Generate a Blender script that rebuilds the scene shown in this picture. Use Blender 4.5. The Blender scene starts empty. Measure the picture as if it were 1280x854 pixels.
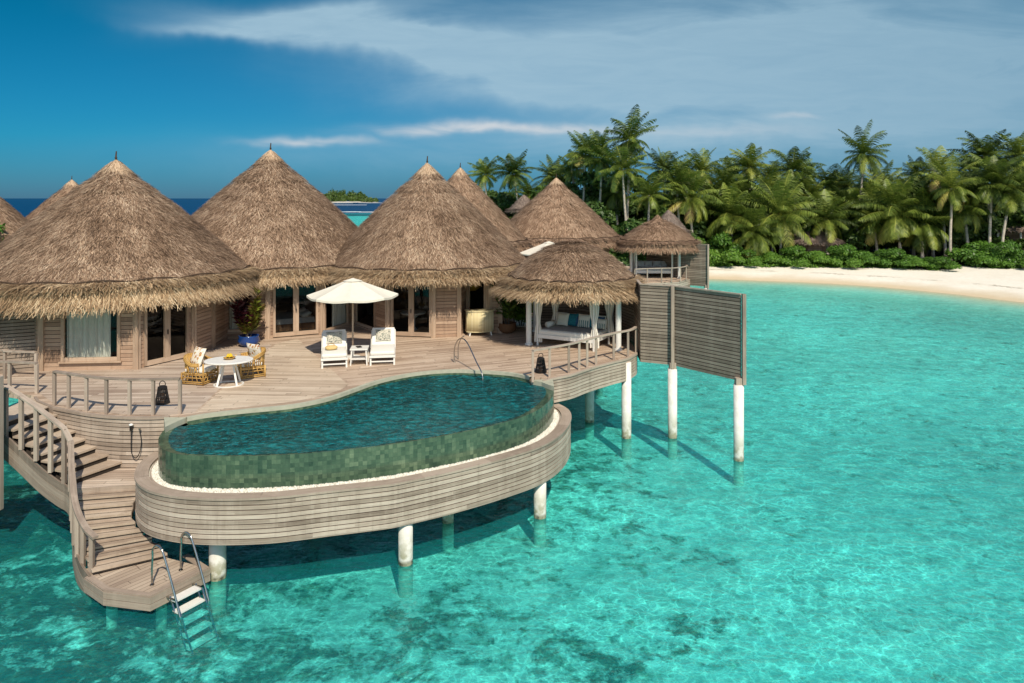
import bpy, math, random
import numpy as np
from mathutils import Vector, Matrix, Euler
from mathutils.geometry import tessellate_polygon
R = math.radians
random.seed(7)
sc = bpy.context.scene
C = sc.collection

# ---------------- camera, sky, sun, exposure ----------------
CAMZ = 8.4; F = 900.0; HY = 248.0
cd = bpy.data.cameras.new('camera'); cam = bpy.data.objects.new('camera', cd); C.objects.link(cam)
cam.location = (0, 0, CAMZ); cam.rotation_euler = (R(90), 0, 0)
cd.sensor_width = 36; cd.lens = 36 * F / 1280; cd.shift_y = -(427 - HY) / 1280
cd.clip_start = .1; cd.clip_end = 60000
sc.camera = cam
SUN_EL = 46; SX, SY = 0.30, -0.954          # horizontal direction towards the sun
L = Vector((SX * math.cos(R(SUN_EL)), SY * math.cos(R(SUN_EL)), math.sin(R(SUN_EL))))
sd = bpy.data.lights.new('sun', 'SUN'); sd.energy = 4.7; sd.angle = R(.53); sd.color = (1, .905, .75)
so = bpy.data.objects.new('sun', sd); C.objects.link(so); so.location = (20, -20, 60)
so.rotation_euler = (-L).to_track_quat('-Z', 'Y').to_euler()
vs = sc.view_settings; vs.view_transform = 'Standard'; vs.look = 'None'; vs.exposure = 0.0; vs.gamma = 1
vs.use_curve_mapping = False
sc.cycles.use_denoising = True
sc.cycles.max_bounces = 7; sc.cycles.transparent_max_bounces = 12
sc.cycles.diffuse_bounces = 3; sc.cycles.glossy_bounces = 3
sc.cycles.caustics_reflective = False; sc.cycles.caustics_refractive = False
sc.cycles.sample_clamp_indirect = 4

class T:
    """thin wrapper round a node tree"""
    def __init__(s, nt): s.nt = nt; nt.nodes.clear()
    def n(s, t, props=None, ins=None, out=0):
        x = s.nt.nodes.new(t)
        for k, v in (props or {}).items(): setattr(x, k, v)
        for k, v in (ins or {}).items(): s.put(x.inputs[k], v)
        return x if out is None else x.outputs[out]
    def put(s, sock, v):
        if isinstance(v, bpy.types.NodeSocket): s.nt.links.new(v, sock)
        elif isinstance(v, bpy.types.Node): s.nt.links.new(v.outputs[0], sock)
        else:
            if hasattr(sock.default_value, '__len__') and not hasattr(v, '__len__'): v = [v] * len(sock.default_value)
            if hasattr(v, '__len__') and len(sock.default_value) == 4 and len(v) == 3: v = tuple(v) + (1,)
            sock.default_value = v
    def m(s, op, a, b=None, c=None, clamp=False):
        i = {0: a}
        if b is not None: i[1] = b
        if c is not None: i[2] = c
        return s.n('ShaderNodeMath', {'operation': op, 'use_clamp': clamp}, i)
    def mix(s, f, a, b, mode='MIX'):
        x = s.n('ShaderNodeMix', {'data_type': 'RGBA', 'blend_type': mode, 'clamp_factor': True}, None, None)
        s.put(x.inputs[0], f); s.put(x.inputs[6], a); s.put(x.inputs[7], b)
        return x.outputs[2]
    def ramp(s, f, stops, interp='LINEAR'):
        x = s.n('ShaderNodeValToRGB', None, {0: f}, None); r = x.color_ramp; r.interpolation = interp
        while len(r.elements) < len(stops): r.elements.new(.5)
        for e, (p, c) in zip(r.elements, stops):
            e.position = p; e.color = (*c, 1) if hasattr(c, '__len__') else (c, c, c, 1)
        return x.outputs[0]
    def rng(s, v, a, b, c=0., d=1.):
        return s.n('ShaderNodeMapRange', None, {0: v, 1: a, 2: b, 3: c, 4: d})
    def noise(s, vec, scale=1., detail=3., rough=.5, dist=0.):
        i = {'Scale': scale, 'Detail': detail, 'Roughness': rough, 'Distortion': dist}
        if vec is not None: i['Vector'] = vec
        return s.n('ShaderNodeTexNoise', None, i)
    def mapping(s, vec, scale=(1, 1, 1), rot=(0, 0, 0), loc=(0, 0, 0)):
        return s.n('ShaderNodeMapping', None, {'Vector': vec, 'Scale': scale, 'Rotation': rot, 'Location': loc})
    def coord(s, k='Object'):
        return s.n('ShaderNodeTexCoord', None, None, None).outputs[k]
    def attr(s, name, o='Fac'):
        return s.n('ShaderNodeAttribute', {'attribute_name': name}, None, None).outputs[o]
    def sep(s, v): return s.n('ShaderNodeSeparateXYZ', None, {0: v}, None).outputs
    def comb(s, x, y, z=0.): return s.n('ShaderNodeCombineXYZ', None, {0: x, 1: y, 2: z})
    def bump(s, h, strength=.5, dist=.02, normal=None):
        i = {'Height': h, 'Strength': strength, 'Distance': dist}
        if normal is not None: i['Normal'] = normal
        return s.n('ShaderNodeBump', None, i)
    def bsdf(s, col, rough=.7, normal=None, spec=.3, metal=0., **kw):
        i = {'Base Color': col, 'Roughness': rough, 'Specular IOR Level': spec, 'Metallic': metal}
        if normal is not None: i['Normal'] = normal
        i.update(kw)
        return s.n('ShaderNodeBsdfPrincipled', None, i)
    def out(s, sh): s.n('ShaderNodeOutputMaterial', None, {0: sh}, None)

# sky
wd = bpy.data.worlds.new('World'); sc.world = wd; wd.use_nodes = True
w = T(wd.node_tree)
sky = w.n('ShaderNodeTexSky', {'sky_type': 'NISHITA', 'sun_disc': False, 'sun_elevation': R(SUN_EL),
          'sun_rotation': math.atan2(SX, SY), 'altitude': 0, 'air_density': 1.0, 'dust_density': .35, 'ozone_density': 2.5})
dv = w.coord('Generated'); dx, dy, dz = w.sep(dv)
yy = w.m('MAXIMUM', dy, .08)
az = w.m('DIVIDE', dx, yy); el = w.m('DIVIDE', dz, yy)
front = w.rng(dy, .1, .3)
# a denser, more saturated tropical blue
el01 = w.rng(el, 0., .30)
az01 = w.rng(az, -.7, .7)
grade = w.ramp(el01, [(0, (.10, .285, .575)), (.3, (.045, .41, .64)), (1, (.0, .42, .55))])
keep = w.m('MULTIPLY', front, w.rng(el, 1.1, .4))
grade = w.mix(keep, (1.35, 1.30, 1.22), grade)  # unseen sky overhead and behind lifted to near neutral as added fill light
skyc = w.mix(1., sky, grade, 'MULTIPLY')
grey = w.m('MULTIPLY', az01, az01)
wv = w.comb(az, el)
nz1 = w.noise(w.mapping(wv, (2.2, 9, 1)), 1.6, 7, .6, .6)
nz2 = w.noise(w.mapping(wv, (5, 30, 1), (0, 0, R(-8))), 1.5, 6, .62, 1.2)
warp = w.noise(wv, 6, 4, .55)
wr = w.m('MULTIPLY', w.m('SUBTRACT', warp, .5), .05)
el2 = w.m('ADD', el, wr); az2 = w.m('ADD', az, w.m('MULTIPLY', wr, 3.))
def blob(px, py, hw, hh, k=0., amp=1.):
    a, e = (px - 640) / 900, (248 - py) / 900
    da = w.m('SUBTRACT', az2, a)
    de = w.m('SUBTRACT', w.m('SUBTRACT', el2, e), w.m('MULTIPLY', da, k))
    s1 = w.m('POWER', w.m('ABSOLUTE', w.m('DIVIDE', da, hw / 900)), 2.); s2 = w.m('POWER', w.m('ABSOLUTE', w.m('DIVIDE', de, hh / 900)), 2.)
    return w.m('MULTIPLY', w.m('EXPONENT', w.m('MULTIPLY', w.m('ADD', s1, s2), -1.)), amp)
def total(bs):
    t = bs[0]
    for b in bs[1:]: t = w.m('ADD', t, b)
    return t
veil = total([blob(960, 65, 360, 80, .0, 1.1), blob(1230, 110, 300, 130, 0, .85), blob(740, 85, 190, 42, -.05, 1.),
              blob(470, 45, 190, 20, -.12, 1.1), blob(400, 18, 120, 14, .1, .7), blob(600, 75, 140, 26, -.2, .9), blob(300, 42, 90, 8, -.12, .6), blob(760, 122, 190, 16, -.02, .5),
              blob(900, 165, 180, 18, 0, .55), blob(560, 190, 300, 25, 0, .3), blob(860, 175, 260, 26, 0, .45)])
veil = w.m('MULTIPLY', veil, w.rng(nz1, .3, .62, .55, 1.1), clamp=True)
veil = w.m('MULTIPLY', veil, w.rng(nz2, .3, .62, .88, 1.0), clamp=True)
band = total([blob(600, 160, 105, 6, 0, 1.), blob(700, 164, 90, 5, 0, .6), blob(555, 153, 45, 5, 0, .3), blob(400, 174, 70, 5, 0, .85), blob(880, 166, 110, 7, 0, .42), blob(985, 148, 28, 4, 0, .5)])
band = w.m('MULTIPLY', band, w.rng(nz2, .3, .6, .45, 1.), clamp=True)
c1 = w.mix(w.m('MULTIPLY', w.m('MULTIPLY', veil, .88), front), skyc, (3.9, 5.7, 6.9))
# slate haze of thin cloud to the right
c2 = w.mix(w.m('MULTIPLY', w.m('MULTIPLY', grey, .45), front), c1, (1.5, 3.15, 4.5))
c3 = w.mix(w.m('MULTIPLY', w.m('MULTIPLY', band, .85), front), c2, (6.6, 6.9, 7.2))
bg = w.n('ShaderNodeBackground', None, {0: c3, 1: .10})
w.n('ShaderNodeOutputWorld', None, {0: bg}, None)

# ---------------- helpers ----------------
def P(px, py, z=2.8):
    """a point of the place at height z, in metres, from survey angles"""
    y = F * (CAMZ - z) / (py - HY)
    return Vector(((px - 640) / F * y, y, z))
def P2(px, py, z=2.8): v = P(px, py, z); return (v.x, v.y)

def tag(o, label=None, cat=None, group=None, kind=None):
    if label: o['label'] = label
    if cat: o['category'] = cat
    if group: o['group'] = group
    if kind: o['kind'] = kind
    return o
def thing(name, label, cat, loc=(0, 0, 0), rz=0., group=None):
    o = bpy.data.objects.new(name, None); C.objects.link(o)
    o.location = loc; o.rotation_euler = (0, 0, rz); o.empty_display_size = .2
    return tag(o, label, cat, group)
def root_of(o):
    while o.parent: o = o.parent
    return o
def finish(name, me, mats, parent, world, loc):
    if parent is not None:
        r = root_of(parent)
        if world:
            M = (Matrix.Translation(r.location) @ r.rotation_euler.to_matrix().to_4x4()).inverted()
            me.transform(M)
    elif loc is not None:
        me.transform(Matrix.Translation(-Vector(loc)))
    for m_ in (mats if isinstance(mats, (list, tuple)) else [mats]): me.materials.append(m_)
    o = bpy.data.objects.new(name, me); C.objects.link(o)
    if parent is not None: o.parent = parent
    elif loc is not None: o.location = loc
    return o

class B:
    def __init__(s): s.v = []; s.f = []; s.uv = []; s.t = []; s.smooth = False
    def add(s, vs_, fs, uvs=None, tone=None):
        k = len(s.v); s.v += [tuple(v) for v in vs_]
        tone = random.random() if tone is None else tone
        s.t += [tone] * len(vs_)
        for i, f in enumerate(fs):
            s.f.append(tuple(k + j for j in f))
            s.uv += uvs[i] if uvs else [(0, 0)] * len(f)
    def box(s, c, size, rz=0., M=None, tone=None, taper=1.):
        hx, hy, hz = size[0] / 2, size[1] / 2, size[2] / 2
        M3 = M if M is not None else Matrix.Rotation(rz, 3, 'Z')
        c = Vector(c); off = random.random() * 20
        loc = [Vector((sx * hx, sy * hy, sz * hz)) for sz in (-1, 1) for sy in (-1, 1) for sx in (-1, 1)]
        if taper != 1.:
            for q in loc[:4]: q.x *= taper; q.y *= taper
        vs_ = [c + M3 @ q for q in loc]
        fs = [(0, 2, 3, 1), (4, 5, 7, 6), (0, 1, 5, 4), (2, 6, 7, 3), (0, 4, 6, 2), (1, 3, 7, 5)]
        ax = max(range(3), key=lambda i: size[i]); o1, o2 = [i for i in range(3) if i != ax]
        uvs = [[(loc[j][ax] + off, loc[j][o1] * .93 + loc[j][o2] * 1.1 + off) for j in f] for f in fs]
        s.add(vs_, fs, uvs, tone)
    def beam(s, a, b, w_, h_, tone=None, over=0.):
        a, b = Vector(a), Vector(b); d = b - a; L_ = d.length; d.normalize()
        a = a - d * over; b = b + d * over; L_ += 2 * over
        up = Vector((0, 0, 1)) if abs(d.z) < .95 else Vector((0, 1, 0))
        y = up.cross(d).normalized(); z = d.cross(y)
        M = Matrix((d, y, z)).transposed()
        s.box((a + b) / 2, (L_, w_, h_), M=M, tone=tone)
    def sweep(s, pts, w_, h_, closed=False, tone=None, side=0., zoff=0.):
        """rectangular section swept along a path; side shifts it sideways (left of travel positive)"""
        n = len(pts); pts = [Vector(p) for p in pts]; off = random.random() * 20
        sec = []; u = 0; us = []
        for i in range(n):
            a = pts[i - 1] if (i > 0 or closed) else pts[i]
            b = pts[(i + 1) % n] if (i < n - 1 or closed) else pts[i]
            if i > 0: u += (pts[i] - pts[i - 1]).length
            us.append(u)
            t = Vector((b.x - a.x, b.y - a.y, 0)).normalized(); nn = Vector((-t.y, t.x, 0))
            # mitre
            if a != pts[i] and b != pts[i]:
                t1 = Vector((pts[i].x - a.x, pts[i].y - a.y, 0)).normalized()
                cs = max(.5, abs(t1.dot(t))); k = 1 / cs
            else: k = 1
            z = Vector((0, 0, zoff))
            o = pts[i] + z
            sec.append([o + nn * (side - w_ / 2) * k, o + nn * (side + w_ / 2) * k,
                        o + nn * (side + w_ / 2) * k + Vector((0, 0, h_)), o + nn * (side - w_ / 2) * k + Vector((0, 0, h_))])
        vs_ = [v for r_ in sec for v in r_]; fs = []; uvs = []
        per = [0, w_, w_ + h_, 2 * w_ + h_, 2 * w_ + 2 * h_]
        m = n if closed else n - 1
        if closed: us.append(u + (pts[0] - pts[-1]).length)
        for i in range(m):
            j = (i + 1) % n
            for q in range(4):
                q2 = (q + 1) % 4
                fs.append((i * 4 + q, j * 4 + q, j * 4 + q2, i * 4 + q2))
                uvs.append([(us[i] + off, per[q] + off), (us[i + 1] + off, per[q] + off), (us[i + 1] + off, per[q + 1] + off), (us[i] + off, per[q + 1] + off)])
        if not closed:
            fs += [(3, 2, 1, 0), ((n - 1) * 4, (n - 1) * 4 + 1, (n - 1) * 4 + 2, (n - 1) * 4 + 3)]
            uvs += [[(0, 0)] * 4] * 2
        s.add(vs_, fs, uvs, tone)
    def tube(s, pts, r, n=8, caps=True, tone=None):
        pts = [Vector(p) for p in pts]; m = len(pts)
        rs = r if hasattr(r, '__len__') else [r] * m
        prev = None; vs_ = []
        for i in range(m):
            t = (pts[min(i + 1, m - 1)] - pts[max(i - 1, 0)]).normalized()
            if prev is None:
                x = t.orthogonal().normalized()
            else:
                x = (prev - t * prev.dot(t)).normalized()
            prev = x; y = t.cross(x)
            for k in range(n):
                a = 2 * math.pi * k / n
                vs_.append(pts[i] + (x * math.cos(a) + y * math.sin(a)) * rs[i])
        fs = [(i * n + k, i * n + (k + 1) % n, (i + 1) * n + (k + 1) % n, (i + 1) * n + k) for i in range(m - 1) for k in range(n)]
        uvs = [[(i, k / n), (i, (k + 1) / n), (i + 1, (k + 1) / n), (i + 1, k / n)] for i in range(m - 1) for k in range(n)]
        if caps:
            fs += [tuple(range(n - 1, -1, -1)), tuple((m - 1) * n + k for k in range(n))]
            uvs += [[(0, 0)] * n] * 2
        s.add(vs_, fs, uvs, tone)
    def lathe(s, prof, n=32, c=(0, 0, 0), tone=None, cap=True, sx=1., sy=1.):
        c = Vector(c); vs_ = [c + Vector((r * math.cos(2 * math.pi * k / n) * sx, r * math.sin(2 * math.pi * k / n) * sy, z)) for r, z in prof for k in range(n)]
        m = len(prof)
        fs = [(i * n + k, i * n + (k + 1) % n, (i + 1) * n + (k + 1) % n, (i + 1) * n + k) for i in range(m - 1) for k in range(n)]
        uvs = [[(k / n * 6, prof[i][1]), ((k + 1) / n * 6, prof[i][1]), ((k + 1) / n * 6, prof[i + 1][1]), (k / n * 6, prof[i + 1][1])] for i in range(m - 1) for k in range(n)]
        if cap:
            fs += [tuple(range(n - 1, -1, -1)), tuple((m - 1) * n + k for k in range(n))]; uvs += [[(0, 0)] * n] * 2
        s.add(vs_, fs, uvs, tone)
    def poly(s, pts, z1, z0=None, tone=None):
        """flat polygon at z1, extruded down to z0"""
        pts = [Vector((p[0], p[1], z1)) for p in pts]; n = len(pts)
        tris = tessellate_polygon([pts])
        s.add(pts, [tuple(t) for t in tris], [[(pts[i].x, pts[i].y) for i in t] for t in tris], tone)
        if z0 is not None:
            lo = [Vector((p.x, p.y, z0)) for p in pts]
            s.add(lo, [tuple(reversed(t)) for t in tris], None, tone)
            u = 0
            for i in range(n):
                j = (i + 1) % n; l = (pts[j] - pts[i]).length
                s.add([pts[i], pts[j], lo[j], lo[i]], [(0, 1, 2, 3)], [[(u, z1), (u + l, z1), (u + l, z0), (u, z0)]], tone if tone is not None else .5)
                u += l
    def band(s, pa, pb, closed=True, tone=None, uvz=True):
        """quads between two equal-length paths"""
        n = len(pa); vs_ = [Vector(p) for p in pa] + [Vector(p) for p in pb]; u = 0; fs = []; uvs = []
        for i in range(n if closed else n - 1):
            j = (i + 1) % n; l = (Vector(pa[j]) - Vector(pa[i])).length
            h = (Vector(pb[i]) - Vector(pa[i])).length
            fs.append((i, j, n + j, n + i)); uvs.append([(u, 0), (u + l, 0), (u + l, h), (u, h)]); u += l
        s.add(vs_, fs, uvs, tone)
    def ellipsoid(s, c, r, M=None, nu=14, nv=9, tone=None, p=1.):
        c = Vector(c); vs_ = []
        def sp(x): return math.copysign(abs(x) ** p, x)
        for i in range(nv + 1):
            th = math.pi * i / nv
            for k in range(nu):
                ph = 2 * math.pi * k / nu
                q = Vector((r[0] * sp(math.sin(th)) * sp(math.cos(ph)), r[1] * sp(math.sin(th)) * sp(math.sin(ph)), r[2] * sp(math.cos(th))))
                vs_.append(c + (M @ q if M is not None else q))
        fs = [(i * nu + k, i * nu + (k + 1) % nu, (i + 1) * nu + (k + 1) % nu, (i + 1) * nu + k) for i in range(nv) for k in range(nu)]
        s.add(vs_, fs, [[(k / nu, i / nv)] * 4 for i in range(nv) for k in range(nu)], tone)
    def pillow(s, c, size, M, n=8, tone=None):
        w_, d_, t_ = size; c = Vector(c)
        for sg in (1, -1):
            vs_ = []
            for i in range(n + 1):
                for j in range(n + 1):
                    x, y = 2 * i / n - 1, 2 * j / n - 1
                    pin = 1 - .07 * (1 - x * x) * (y * y) ; pin2 = 1 - .07 * (1 - y * y) * (x * x)
                    z = sg * t_ / 2 * ((1 - x ** 4) * (1 - y ** 4)) ** .5
                    vs_.append(c + M @ Vector((x * w_ / 2 * pin2, y * d_ / 2 * pin, z)))
            fs = []; uvs = []
            for i in range(n):
                for j in range(n):
                    f = (i * (n + 1) + j, (i + 1) * (n + 1) + j, (i + 1) * (n + 1) + j + 1, i * (n + 1) + j + 1)
                    fs.append(f if sg > 0 else f[::-1])
                    q = [(i / n, j / n), ((i + 1) / n, j / n), ((i + 1) / n, (j + 1) / n), (i / n, (j + 1) / n)]
                    uvs.append(q if sg > 0 else q[::-1])
            s.add(vs_, fs, uvs, tone)
    def build(s, name, mats, parent=None, world=True, loc=None, smooth=False):
        me = bpy.data.meshes.new(name); me.from_pydata(s.v, [], s.f)
        uvl = me.uv_layers.new(name='UVMap'); uvl.data.foreach_set('uv', np.array(s.uv, dtype=np.float32).ravel())
        a = me.attributes.new('tone', 'FLOAT', 'POINT'); a.data.foreach_set('value', np.array(s.t, dtype=np.float32))
        if smooth: me.polygons.foreach_set('use_smooth', [True] * len(me.polygons))
        me.update()
        return finish(name, me, mats, parent, world, loc)

def quads_mesh(name, V, tone, mats, parent=None, world=False, loc=None, k=4, extra=None):
    """V: (N, k, 3) separate faces of k corners; tone: (N,)"""
    N = V.shape[0]; me = bpy.data.meshes.new(name)
    me.vertices.add(N * k); me.vertices.foreach_set('co', V.astype(np.float32).ravel())
    me.loops.add(N * k); me.loops.foreach_set('vertex_index', np.arange(N * k, dtype=np.int32))
    me.polygons.add(N); me.polygons.foreach_set('loop_start', np.arange(0, N * k, k, dtype=np.int32))
    a = me.attributes.new('tone', 'FLOAT', 'POINT'); a.data.foreach_set('value', np.repeat(tone, k).astype(np.float32))
    me.update(calc_edges=True); me.validate()
    return finish(name, me, mats, parent, world, loc)

def smoothpath(pts, n=6, closed=False):
    pts = [Vector(p) for p in pts]; m = len(pts); out = []
    for i in range(m if closed else m - 1):
        g = (lambda k: pts[k % m]) if closed else (lambda k: pts[max(0, min(m - 1, k))])
        p0, p1, p2, p3 = g(i - 1), g(i), g(i + 1), g(i + 2)
        for k in range(n):
            t = k / n
            out.append(.5 * ((2 * p1) + (p2 - p0) * t + (2 * p0 - 5 * p1 + 4 * p2 - p3) * t * t + (3 * p1 - p0 - 3 * p2 + p3) * t ** 3))
    if not closed: out.append(pts[-1])
    return out
def resample(pts, step, closed=False):
    pts = [Vector(p) for p in pts]
    if closed: pts = pts + [pts[0]]
    d = [0]
    for a, b in zip(pts, pts[1:]): d.append(d[-1] + (b - a).length)
    n = max(2, round(d[-1] / step)); out = []; j = 0
    for k in range(n if closed else n + 1):
        s_ = d[-1] * k / n
        while j < len(d) - 2 and d[j + 1] < s_: j += 1
        t = (s_ - d[j]) / max(1e-9, d[j + 1] - d[j]); out.append(pts[j].lerp(pts[j + 1], min(1, t)))
    return out
def offset(pts, dist, closed=True):
    n = len(pts); out = []
    for i in range(n):
        a = pts[i - 1] if (i > 0 or closed) else pts[i]; b = pts[(i + 1) % n] if (i < n - 1 or closed) else pts[i]
        t = Vector((b.x - a.x, b.y - a.y, 0)).normalized()
        d = dist[i] if hasattr(dist, '__len__') else dist
        out.append(Vector((pts[i].x - t.y * d, pts[i].y + t.x * d, pts[i].z)))
    return out
def atz(pts, z): return [Vector((p[0], p[1], z)) for p in pts]
def copy_tree(o, parent=None):
    c = o.copy(); C.objects.link(c); c.parent = parent
    for ch in list(o.children): copy_tree(ch, c)
    return c

# ---------------- materials ----------------
def newmat(name):
    m_ = bpy.data.materials.new(name); m_.use_nodes = True
    return m_, T(m_.node_tree)
def simple(name, col, rough=.6, spec=.3, metal=0., var=.12, scale=8., bump=0.):
    m_, t = newmat(name)
    nz = t.noise(t.coord(), scale, 4, .6)
    c = t.mix(t.rng(nz, .3, .7), [x * (1 - var) for x in col], [min(1, x * (1 + var)) for x in col])
    nb = t.bump(nz, bump, .02) if bump else None
    t.out(t.bsdf(c, rough, nb, spec, metal)); return m_
def wood(name, dark, mid, light, rough=.75, grain=1.):
    """boards carrying UV along the grain and one tone per board"""
    m_, t = newmat(name)
    uv = t.coord('UV'); tn = t.attr('tone')
    g1 = t.noise(t.mapping(uv, (1.3, 26, 1)), 1., 5, .65)
    g2 = t.noise(t.mapping(uv, (.5, 3., 1)), 1., 4, .6)
    f = t.m('ADD', t.m('MULTIPLY', tn, .34), t.m('ADD', t.m('MULTIPLY', g1, .54), t.m('MULTIPLY', g2, .38)))
    c = t.ramp(t.rng(f, .3, 1.0), [(.0, dark), (.5, mid), (1., light)])
    st = t.rng(t.noise(t.coord(), .9, 5, .65), .52, .72)
    c = t.mix(t.m('MULTIPLY', st, .35), c, dark)
    st2 = t.rng(t.noise(t.mapping(t.coord(), (3.2, 3.2, .35)), 1., 5, .65), .5, .74)
    c = t.mix(t.m('MULTIPLY', st2, .38), c, light)
    st3 = t.rng(t.noise(t.mapping(t.coord(), (5., 5., .25), (0, 0, 0), (9, 3, 1)), 1., 4, .65), .56, .78)
    c = t.mix(t.m('MULTIPLY', st3, .45), c, dark)
    t.out(t.bsdf(c, rough, t.bump(g1, .35, .006), .25)); return m_
def decking(name, dark, mid, light, bw, ang):
    m_, t = newmat(name)
    co = t.mapping(t.coord(), (1, 1, 1), (0, 0, R(ang))); x, y, z = t.sep(co)
    row = t.m('FLOOR', t.m('DIVIDE', y, bw)); fr = t.m('FRACT', t.m('DIVIDE', y, bw))
    wn = t.n('ShaderNodeTexWhiteNoise', {'noise_dimensions': '1D'}, {'W': row}, None)
    xo = t.m('ADD', x, t.m('MULTIPLY', wn.outputs[0], 7.))
    seg = t.m('FLOOR', t.m('DIVIDE', xo, 2.6)); sf = t.m('FRACT', t.m('DIVIDE', xo, 2.6))
    tn = t.n('ShaderNodeTexWhiteNoise', {'noise_dimensions': '2D'}, {'Vector': t.comb(row, seg)}, None).outputs[0]
    g1 = t.noise(t.comb(t.m('MULTIPLY', xo, 1.2), t.m('MULTIPLY', y, 24.), row), 1., 5, .65)
    g2 = t.noise(t.coord(), .7, 5, .6)
    f = t.m('ADD', t.m('MULTIPLY', tn, .38), t.m('ADD', t.m('MULTIPLY', g1, .42), t.m('MULTIPLY', g2, .5)))
    c = t.ramp(t.rng(f, .32, 1.0), [(0, dark), (.5, mid), (1, light)])
    gap = t.m('MAXIMUM', t.m('LESS_THAN', fr, .075), t.m('LESS_THAN', sf, .004))
    c = t.mix(gap, c, (.05, .035, .025))
    c = t.mix(t.m('MULTIPLY', t.rng(t.noise(t.coord(), 2.3, 6, .7), .58, .8), .3), c, dark)
    t.out(t.bsdf(c, .72, t.bump(t.m('SUBTRACT', t.m('MULTIPLY', g1, .15), gap), .4, .01), .25)); return m_

M = {}
M['fascia'] = wood('weathered_wood', (.15, .11, .082), (.395, .315, .25), (.65, .55, .455))
M['rail'] = wood('rail_wood', (.16, .12, .095), (.37, .295, .235), (.56, .46, .37))
M['cap'] = wood('cap_wood', (.19, .145, .11), (.36, .285, .225), (.50, .41, .33))
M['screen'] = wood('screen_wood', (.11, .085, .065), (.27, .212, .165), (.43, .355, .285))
M['wallw'] = wood('wall_wood', (.17, .105, .07), (.36, .24, .165), (.52, .38, .275))
M['postw'] = wood('post_wood', (.22, .15, .10), (.43, .31, .22), (.60, .46, .34))
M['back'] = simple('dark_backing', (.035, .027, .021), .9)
M['tread'] = wood('tread_wood', (.20, .14, .10), (.42, .33, .25), (.60, .50, .39))
M['deck_pale'] = decking('deck_pale', (.32, .235, .165), (.57, .45, .33), (.74, .62, .475), .14, 4)
M['deck_main'] = decking('deck_main', (.24, .16, .11), (.49, .365, .265), (.68, .545, .415), .14, -24)
M['deck_left'] = decking('deck_left', (.26, .18, .135), (.48, .38, .295), (.66, .55, .445), .14, -3)
M['swim'] = decking('swim_deck', (.22, .16, .12), (.42, .33, .25), (.58, .48, .37), .13, -55)
M['white'] = simple('white_paint', (.74, .72, .67), .45, .4, var=.05)
M['fabric'] = simple('white_fabric', (.76, .73, .66), .9, .1, var=.04, scale=20, bump=.2)
M['cream'] = simple('cream_canvas', (.72, .67, .56), .9, .1, var=.05, scale=5)
M['sheet'] = simple('grey_linen', (.42, .40, .38), .9, .1, var=.12, scale=6, bump=.3)
M['teal'] = simple('teal_cushion', (.03, .17, .21), .9, .1, var=.3, scale=12)
M['blue'] = simple('blue_cushion', (.05, .12, .22), .9, .1, var=.4, scale=20)
M['steel'] = simple('stainless_steel', (.45, .44, .42), .22, .5, 1., var=.08)
M['black'] = simple('black_metal', (.014, .011, .01), .5, .4, var=.2)
M['stone'] = simple('pale_stone', (.42, .42, .32), .7, .3, var=.14, scale=5, bump=.2)
M['blueglaze'] = simple('cobalt_glaze', (.008, .045, .19), .15, .6, var=.25, scale=3)
M['rattan'] = wood('rattan', (.25, .125, .03), (.52, .31, .09), (.72, .49, .19), .5)
M['bamboo'] = wood('pale_bamboo', (.50, .40, .20), (.66, .57, .34), (.76, .69, .48), .5)
M['banana'] = simple('yellow_fruit', (.72, .47, .02), .5, .3, var=.2)
M['straw'] = simple('straw_hat', (.62, .45, .20), .85, .1, var=.2, scale=40, bump=.4)
M['yellow'] = simple('yellow_shade', (.62, .32, .04), .7, .2, var=.15)
M['curtain'] = simple('sheer_curtain', (.84, .79, .70), .9, .1, var=.06)
M['room'] = simple('dim_interior', (.10, .07, .05), .8, .2, var=.25, scale=2)
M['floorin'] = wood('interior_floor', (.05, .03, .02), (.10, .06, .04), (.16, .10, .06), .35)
M['pole'] = simple('dark_pole', (.07, .045, .03), .8, .2)
M['brownfab'] = simple('brown_upholstery', (.16, .08, .04), .8, .2)
M['frond'] = None
# concrete piles: white paint, grimy tide band
m_, t = newmat('pile_concrete'); x, y, z = t.sep(t.n('ShaderNodeNewGeometry', None, None, 'x' and None).outputs['Position'])
nz = t.noise(t.coord(), 5, 5, .6); zz = t.m('ADD', z, t.m('MULTIPLY', t.m('SUBTRACT', nz, .5), .12))
c = t.mix(t.rng(nz, .35, .7), (.66, .63, .57), (.80, .78, .73))
c = t.mix(t.rng(zz, .12, .05), c, (.07, .065, .045)); c = t.mix(t.m('MULTIPLY', t.rng(zz, .95, .2), t.rng(nz, .38, .56)), c, (.34, .32, .22)); c = t.mix(t.rng(zz, -.02, -.2), c, (.56, .58, .48)); t.out(t.bsdf(c, .7, None, .3)); M['pile'] = m_
# patterned cushions
def pattern(name, base, a, b, scale=6., thr=.5):
    m_, t = newmat(name); uv = t.coord('UV')
    v1 = t.n('ShaderNodeTexVoronoi', {'feature': 'F1'}, {'Vector': uv, 'Scale': scale}, None)
    nz = t.noise(uv, scale * 1.7, 3, .6)
    c = t.mix(t.m('LESS_THAN', v1.outputs[0], thr * .75), base, a)
    c = t.mix(t.m('LESS_THAN', v1.outputs[0], thr * .35), c, b)
    c = t.mix(t.rng(nz, .58, .6), c, b)
    t.out(t.bsdf(c, .9, None, .1)); return m_
M['pat_rust'] = pattern('rust_leaf_print', (.74, .68, .58), (.42, .18, .09), (.50, .36, .12), 5, .5)
M['pat_sage'] = pattern('sage_print', (.56, .52, .42), (.22, .24, .20), (.12, .11, .10), 10, .6)
m_, t = newmat('striped_cushion'); x, y, z = t.sep(t.coord('UV'))
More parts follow.
